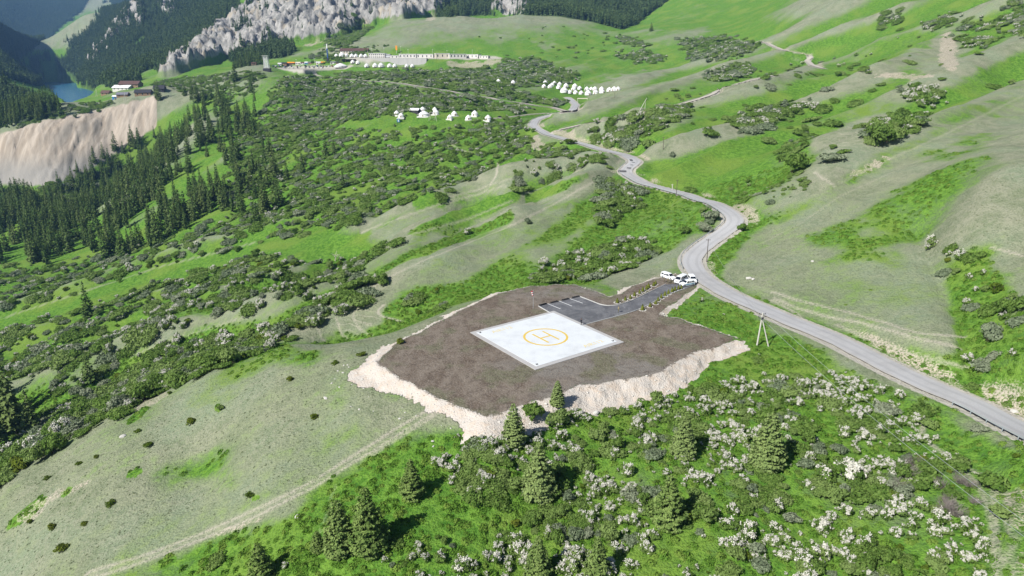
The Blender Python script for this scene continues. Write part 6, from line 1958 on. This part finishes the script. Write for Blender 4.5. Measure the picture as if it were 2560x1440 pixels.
for x, y in cn:
    MB().tube((x, y, 4.4), (x * .95, y * .95, TH), .28, seg=5).build('leg', M_WHITE, t)
for k in range(6):
    z0 = 4.5 + k * (TH - 4.5) / 6; z1 = 4.5 + (k + 1) * (TH - 4.5) / 6
    m = MB()
    for i in range(4):
        (x0, y0), (x1, y1) = cn[i], cn[(i + 1) % 4]
        m.tube((x0, y0, z0), (x1, y1, z1), .17, seg=4); m.tube((x1, y1, z0), (x0, y0, z1), .17, seg=4); m.tube((x0, y0, z1), (x1, y1, z1), .17, seg=4)
    m.build('bracing', M_WHITE, t)
MB().box(-4.2, 4.2, -4.2, 4.2, TH, TH + .5).build('top_platform', M_WHITE, t)
p = hit(820, 155); t = thing('climbing_mast', 'tall blue mast with a white top left of the resort', 'mast', p)
MB().box(-.8, .8, -.8, .8, -2, 21).build('column', M_CARBL, t)
MB().box(-.7, .7, -.7, .7, 21, 28).build('top_section', M_WHITE, t)
MB().box(-1.6, 1.6, -1.2, 1.2, -2, 6).build('base_cabin', M_ROOFK, t)
p = hit(990, 141); t = thing('sign_mast', 'orange sign board on a pale mast above the resort', 'sign', (p.x, p.y + 8, RES_Z))
MB().tube((0, 0, 0), (0, 0, 13), .3).build('mast', M_POLE, t)
MB().box(-1.4, 1.4, -.4, .4, 13, 20).build('board', M_ORANGE, t)
for q_, (u, v, h_) in enumerate(((930,146,15),(961,146,16),(1003,146,18),(1021,147,14),(1082,147,14),(1118,148,13),(1135,148,12),(1181,148,14),(742,170,13),(788,176,17))):
    p = hit(u, v); t = thing('lamp_post', f'slim pale lamp post on the resort terrace, {NTH[q_]} from the left' if u > 900 else f'slim pale lamp post at the car park, {"left" if u < 760 else "right"} one', 'lamp post', (p.x, p.y, p.z), 0, 1, 'lamp posts of the resort')
    MB().tube((0, 0, -2), (0, 0, h_), .22, .14, 6).build('post', M_POLE, t)
    MB().box(-1.1, 1.1, -.2, .2, h_, h_ + .25).build('lamp_head', M_WHITE, t)
# parked cars in the resort car park
cols = [M_CARW, M_CARW, M_CARG, M_CARK, M_CARW, M_CARBL, M_CARW, M_CARR, M_CARG]
cn_ = {id(M_CARW): 'white', id(M_CARG): 'silver', id(M_CARK): 'black', id(M_CARBL): 'blue', id(M_CARR): 'red'}
k = 0
for row, (v0, ua, ub, n_) in enumerate(((166.5, 684, 838, 22), (170.0, 690, 806, 12))):
    for i in range(n_):
        u = ua + (ub - ua) * i / (n_ - 1) + RND.uniform(-1.2, 1.2)
        if RND.random() < .12:
            continue
        p = hit(u, v0 + RND.uniform(-.4, .4)); m = cols[RND.randrange(len(cols))]
        car('parked_car', f'{cn_[id(m)]} car in the {"rear" if row == 0 else "front"} row of the resort car park', 'car', (p.x, p.y, p.z + .25), R(90 + RND.uniform(-25, 25)), RND.choice(['suv', 'sedan', 'van']), m, None, 1.0, f'{cn_[id(m)]} cars in the {"rear" if row == 0 else "front"} row of the car park', False)
# house group above the landslide scar and the lake
house('lake_lodge', 'large dark brown lodge between the lake and the scar', 322, 222, 32, 14, 7, 5, M_TIMBER, M_ROOFB, -.1, 'lodge', 1.0, win=6, floors=2)
house('event_hall', 'white-roofed hall in front of the brown lodge', 301, 226, 30, 14, 4.0, 4.0, M_WALLW, M_ROOFW, -.25, 'hall', 1.0, win=4)
house('cabin', 'black-roofed cabin on the bench right of the white hall', 357, 240, 20, 10, 4.5, 4, M_TIMBER, M_ROOFK, .15, 'cabin', .8, win=3)
house('cabin', 'dark A-roofed cabin farthest right above the scar', 397, 229, 13, 11, 3.5, 5, M_ROOFK, M_ROOFK, .2, 'cabin', .8, win=2)
house('cabin', 'grey-roofed cabin near the pole above the scar', 305, 243, 14, 9, 3.5, 3, M_TIMBER, M_ROOFG, .1, 'cabin', .8, win=2)
house('cabin', 'brown cabin at the left end of the bench by the lake', 262, 238, 14, 9, 3.5, 4, M_TIMBER, M_ROOFB, -.2, 'cabin', .8, win=2)
house('shed', 'small white and blue shed above the scar', 288, 247, 8, 6, 3, 1.6, M_BLUE, M_ROOFW, 0, 'shed', .4, win=1)
aframe(309, 250, 314, 250, 311.5, 230, 'white A-shaped mast beside the grey-roofed cabin', cross=False)
aframe(238, 242, 243, 242, 240.5, 222, 'white A-shaped mast at the edge of the lake', cross=False)
# camp furniture
p = hit(1035, 282); house('camp_hut', 'dark-sided hut with a white canvas roof in the near camp', 1035, 283, 8, 6, 2.8, 1.6, M_ROOFK, M_FELT, -.2, 'hut', .6, win=1)
p = hit(996, 304); t = thing('toilet_cabin', 'blue toilet cabin on the lawn below the near camp', 'cabin', p, .2)
MB().box(-1.3, 1.3, -1.3, 1.3, -.5, 2.6).build('wall', M_BLUE, t); MB().box(-1.5, 1.5, -1.5, 1.5, 2.6, 2.9).build('roof', M_WHITE, t); MB().box(-.5, .5, -1.36, -1.3, 0, 2.0).build('door', M_WHITE, t)
p = hit(1082, 302); t = thing('swing_frame', 'tall timber swing frame on the knoll before the near camp', 'swing', p)
for s in (-1, 1):
    MB().tube((s * 3.4, -1.2, -.6), (s * 2.4, 0, 7.5), .16).build('leg', M_POLE, t); MB().tube((s * 1.6, 1.4, -.6), (s * 2.4, 0, 7.5), .16).build('leg', M_POLE, t)
MB().tube((-2.8, 0, 7.4), (2.8, 0, 7.4), .16).build('top_beam', M_POLE, t)
for s in (-.5, .5):
    MB().tube((s, 0, 7.4), (s, 0, .8), .05).build('rope', M_POLE, t)
MB().box(-.7, .7, -.25, .25, .7, .85).build('seat', M_TIMBER, t)
p = hit(1456, 258); t = thing('entrance_gate', 'pale timber gateway over the camp road', 'gate', p, -.2)
MB().tube((-5.2, 0, -.5), (-5.2, 0, 4.6), .22).build('post', M_POLE, t); MB().tube((5.2, 0, -.5), (5.2, 0, 5.2), .22).build('post', M_POLE, t); MB().box(-5.6, 5.6, -.2, .2, 4.6, 5.4).build('beam', M_WALLT, t)

# ------------------------------------------------------------------ boulders, dead trees, single shrubs
def boulder_mesh(seed):
    rg = np.random.RandomState(seed); bm = bmesh.new()
    bmesh.ops.create_icosphere(bm, subdivisions=2, radius=1)
    for v_ in bm.verts:
        k = 1 + rg.uniform(-.16, .16); v_.co = Vector((v_.co.x * k * 1.2, v_.co.y * k * .9, v_.co.z * k * .62 + .2))
    me = bpy.data.meshes.new('boulder'); bm.to_mesh(me); bm.free(); me.materials.append(M_LIME)
    return me
BO = [boulder_mesh(k) for k in range(3)]
for k, (u, v, s, l) in enumerate([(1872,697,.75,'left of two white boulders on the dry hillside above the road'),(1883,699,.6,'right of two white boulders on the dry hillside above the road'),(2031,654,.45,'small white boulder higher on the dry hillside'),(308,1092,.7,'white boulder on the left dry spur'),(815,997,.4,'white stone on the grass left of the gravel bank'),(812,994,.28,'smaller stone beside the white stone left of the bank'),(744,1293,.5,'grey stone at the edge of the track in the foreground'),(2535,1030,.6,'pale boulder on the verge at the right edge'),(1490,1034,.7,'white block lying in the gravel bank'),(1365,1010,.3,'small stone on the gravel bank beside the spruce')]):
    p = hit(u, v); o = link(bpy.data.objects.new('boulder', BO[k % 3])); o.location = p; o.scale = (s,) * 3; o.rotation_euler = (0, 0, k * 1.3); tag(o, l, 'boulder')
# loose stones strewn below the gravel bank
ls = scatter((np.abs(dist - 6) < 5) * (1 - gravel) * (1 - plat) * (GY < 150) * (GX < -10), 900, .5, 901)
ls2 = scatter(gravel, 3000, .4, 902)
ls3 = np.concatenate([ls, ls2]); print('stones', len(ls3))
stuff('loose_stones', 'loose white stones strewn on and below the gravel bank', 'stones', ls3, np.random.RandomState(4).uniform(.06, .26, len(ls3)), BO, 903)
def dead_tree(u, v, h, label, seed):
    rg = np.random.RandomState(seed); p = hit(u, v); t = thing('dead_tree', label, 'tree', p)
    M_DEAD = simple('bleached_wood', (.50, .45, .38), .9, .15, 2)
    MB().tube((0, 0, -.4), (.1 * h, 0, h * .6), .05 * h, .025 * h).build('trunk', M_DEAD, t)
    for k in range(7):
        a = k * .9 + rg.uniform(-.3, .3); f_ = rg.uniform(.3, 1); b = Vector((.1 * h * f_, 0, h * .6 * f_)); e_ = b + Vector((math.cos(a), math.sin(a), rg.uniform(.3, .9))) * h * .42
        m = MB().tube(b, e_, .018 * h, .006 * h, 5)
        for j in range(4):
            c = b.lerp(e_, rg.uniform(.4, .95)); m.tube(c, c + Vector((rg.normal(), rg.normal(), .6)) * h * .12, .007 * h, .003 * h, 4)
        m.build('branch', M_DEAD, t)
dead_tree(838, 652, 5.5, 'bleached leafless tree on the spur left of centre', 1)
dead_tree(1335, 372, 7, 'bleached fallen branches of a dead tree below the hairpin', 2)
dead_tree(105, 1075, 5, 'bare grey branches in the shaded gully', 3)
ONE = [
 (1398,1062,1.2,'green','round dark bush at the foot of the gravel bank'),(1330,1050,1.25,'green','tall bush on the gravel bank beside the spruce'),(1640,1003,1.0,'green','bush where the gravel bank meets the meadow'),
 (1000,858,.75,'lime','low shrub at the left rim of the helipad terrace'),(905,889,.8,'lime','low juniper nearest the gravel bank on the dry spur'),(838,910,.7,'lime','low juniper on the dry spur left of the bank'),(725,951,.75,'lime','low spreading juniper on the middle of the dry spur'),(786,1045,.75,'lime','round juniper on the dry spur below the bank'),
 (478,1058,.95,'lime','broad dark juniper on the left dry spur'),(372,1115,.8,'lime','juniper with a yellow edge on the left dry spur'),(345,1080,.6,'lime','small juniper above the boulder on the left spur'),(197,1162,.55,'lime','small juniper near the crest of the left spur'),(240,1145,.5,'lime','tiny juniper near the crest of the left spur'),(118,1198,.5,'lime','small juniper at the crest far left'),
 (278,1262,.75,'lime','dark juniper in the middle of the left spur'),(210,1312,.6,'lime','dark juniper low on the left spur'),(130,1322,.7,'lime','flat juniper at the lower left'),(75,1308,.6,'lime','juniper beside the long green hummock'),(155,1378,1.0,'lime','broad dark juniper at the bottom left'),(625,1243,.6,'lime','juniper beside the track on the left spur'),(553,1024,.55,'green','small dark bush on the upper dry spur'),(425,985,.55,'lime','low juniper near the crest of the dry spur'),
 (530,926,.5,'lime','low juniper on the crest of the dry spur'),(650,885,.4,'lime','tiny juniper on the green shoulder of the spur'),
 (1714,585,1.5,'green','round bush on the green bowl left of the road bend'),(1522,570,1.8,'green','round bush at the lower tip of the bowl thicket'),(1775,555,2.1,'grey','large dull bush beside the guard rail'),(1762,580,1.7,'grey','brownish bush below the large dull bush'),(1857,578,1.2,'green','bush on the road verge at the sharp bend'),
 (1990,432,3.0,'green','large dark oval bush on the green slope'),(1950,405,1.3,'green','small bush left above the large oval bush'),(2195,360,3.2,'green','big dark bush at the end of the right thicket'),(2005,395,1.1,'green','small bush right above the large oval bush'),
 (1618,372,2.6,'green','round dark bush on the slope inside the hairpin'),(1425,360,2.6,'lime','leafy tree-like bush standing beside the road'),(1320,580-20,1.0,'grey','grey bush in the green strip between the spurs'),(1168,585,1.4,'flower','whitish bush between two bare spurs'),
 (2130,1205,1.5,'flower','largest rounded white-blossoming bush of the thicket'),(2060,1190,1.35,'flower','rounded blossoming bush left of the largest one'),(160,885,1.3,'flower','blossoming bush at left, in the lower meadow'),(660,830,1.9,'flower','big pale blossoming bush in the gully'),(480,745,2.2,'flower','big whitish round bush among the leafy slope'),(570,865,2.4,'flower','big pale bush in front of the dark gully shrubs'),(155,1095,2.2,'flower','pale bush at the rim of the shaded gully'),(175,1028,1.7,'flower','pale blossoming bush in the shaded gully'),
 (2500,1290,.9,'green','lone bush beside the path at the right edge'),(2470,1220,1.2,'green','dense bush beside the path at right'),
]
for u, v, s, sort, l in ONE:
    p = hit(u, v)
    plant_shrub(p, s, sort, l)
# dry leafless shrubs in the right part of the thicket
dm = inside([(2260,1160),(2340,1170),(2440,1200),(2450,1260),(2400,1310),(2290,1290),(2240,1240)], 1)
for k, q in enumerate(scatter(dm, 900, 1.2, 77)[:44]):
    plant_shrub(q, RND.uniform(.8, 1.25), 'dead', 'grey leafless shrub in the dry patch of the thicket', 'leafless shrubs of the dry patch', None)
print('things', round(time.time() - T_START, 1))

# ------------------------------------------------------------------ haze over the far mountains
def haze():
    m = MB().box(-7500, 7500, -700, 7500, -140, 780)
    t = NT('valley_haze')
    v = t.t.nodes.new('ShaderNodeVolumePrincipled')
    v.inputs['Color'].default_value = (.28, .54, 1.0, 1)
    v.inputs['Density'].default_value = .000072
    v.inputs['Anisotropy'].default_value = .1
    t.t.links.new(v.outputs[0], t.out.inputs['Volume'])
    o = m.build('haze', t.m)
    tag(o, 'thin blue haze filling the valley air', 'haze', kind='stuff')
haze()
print('done', round(time.time() - T_START, 1))
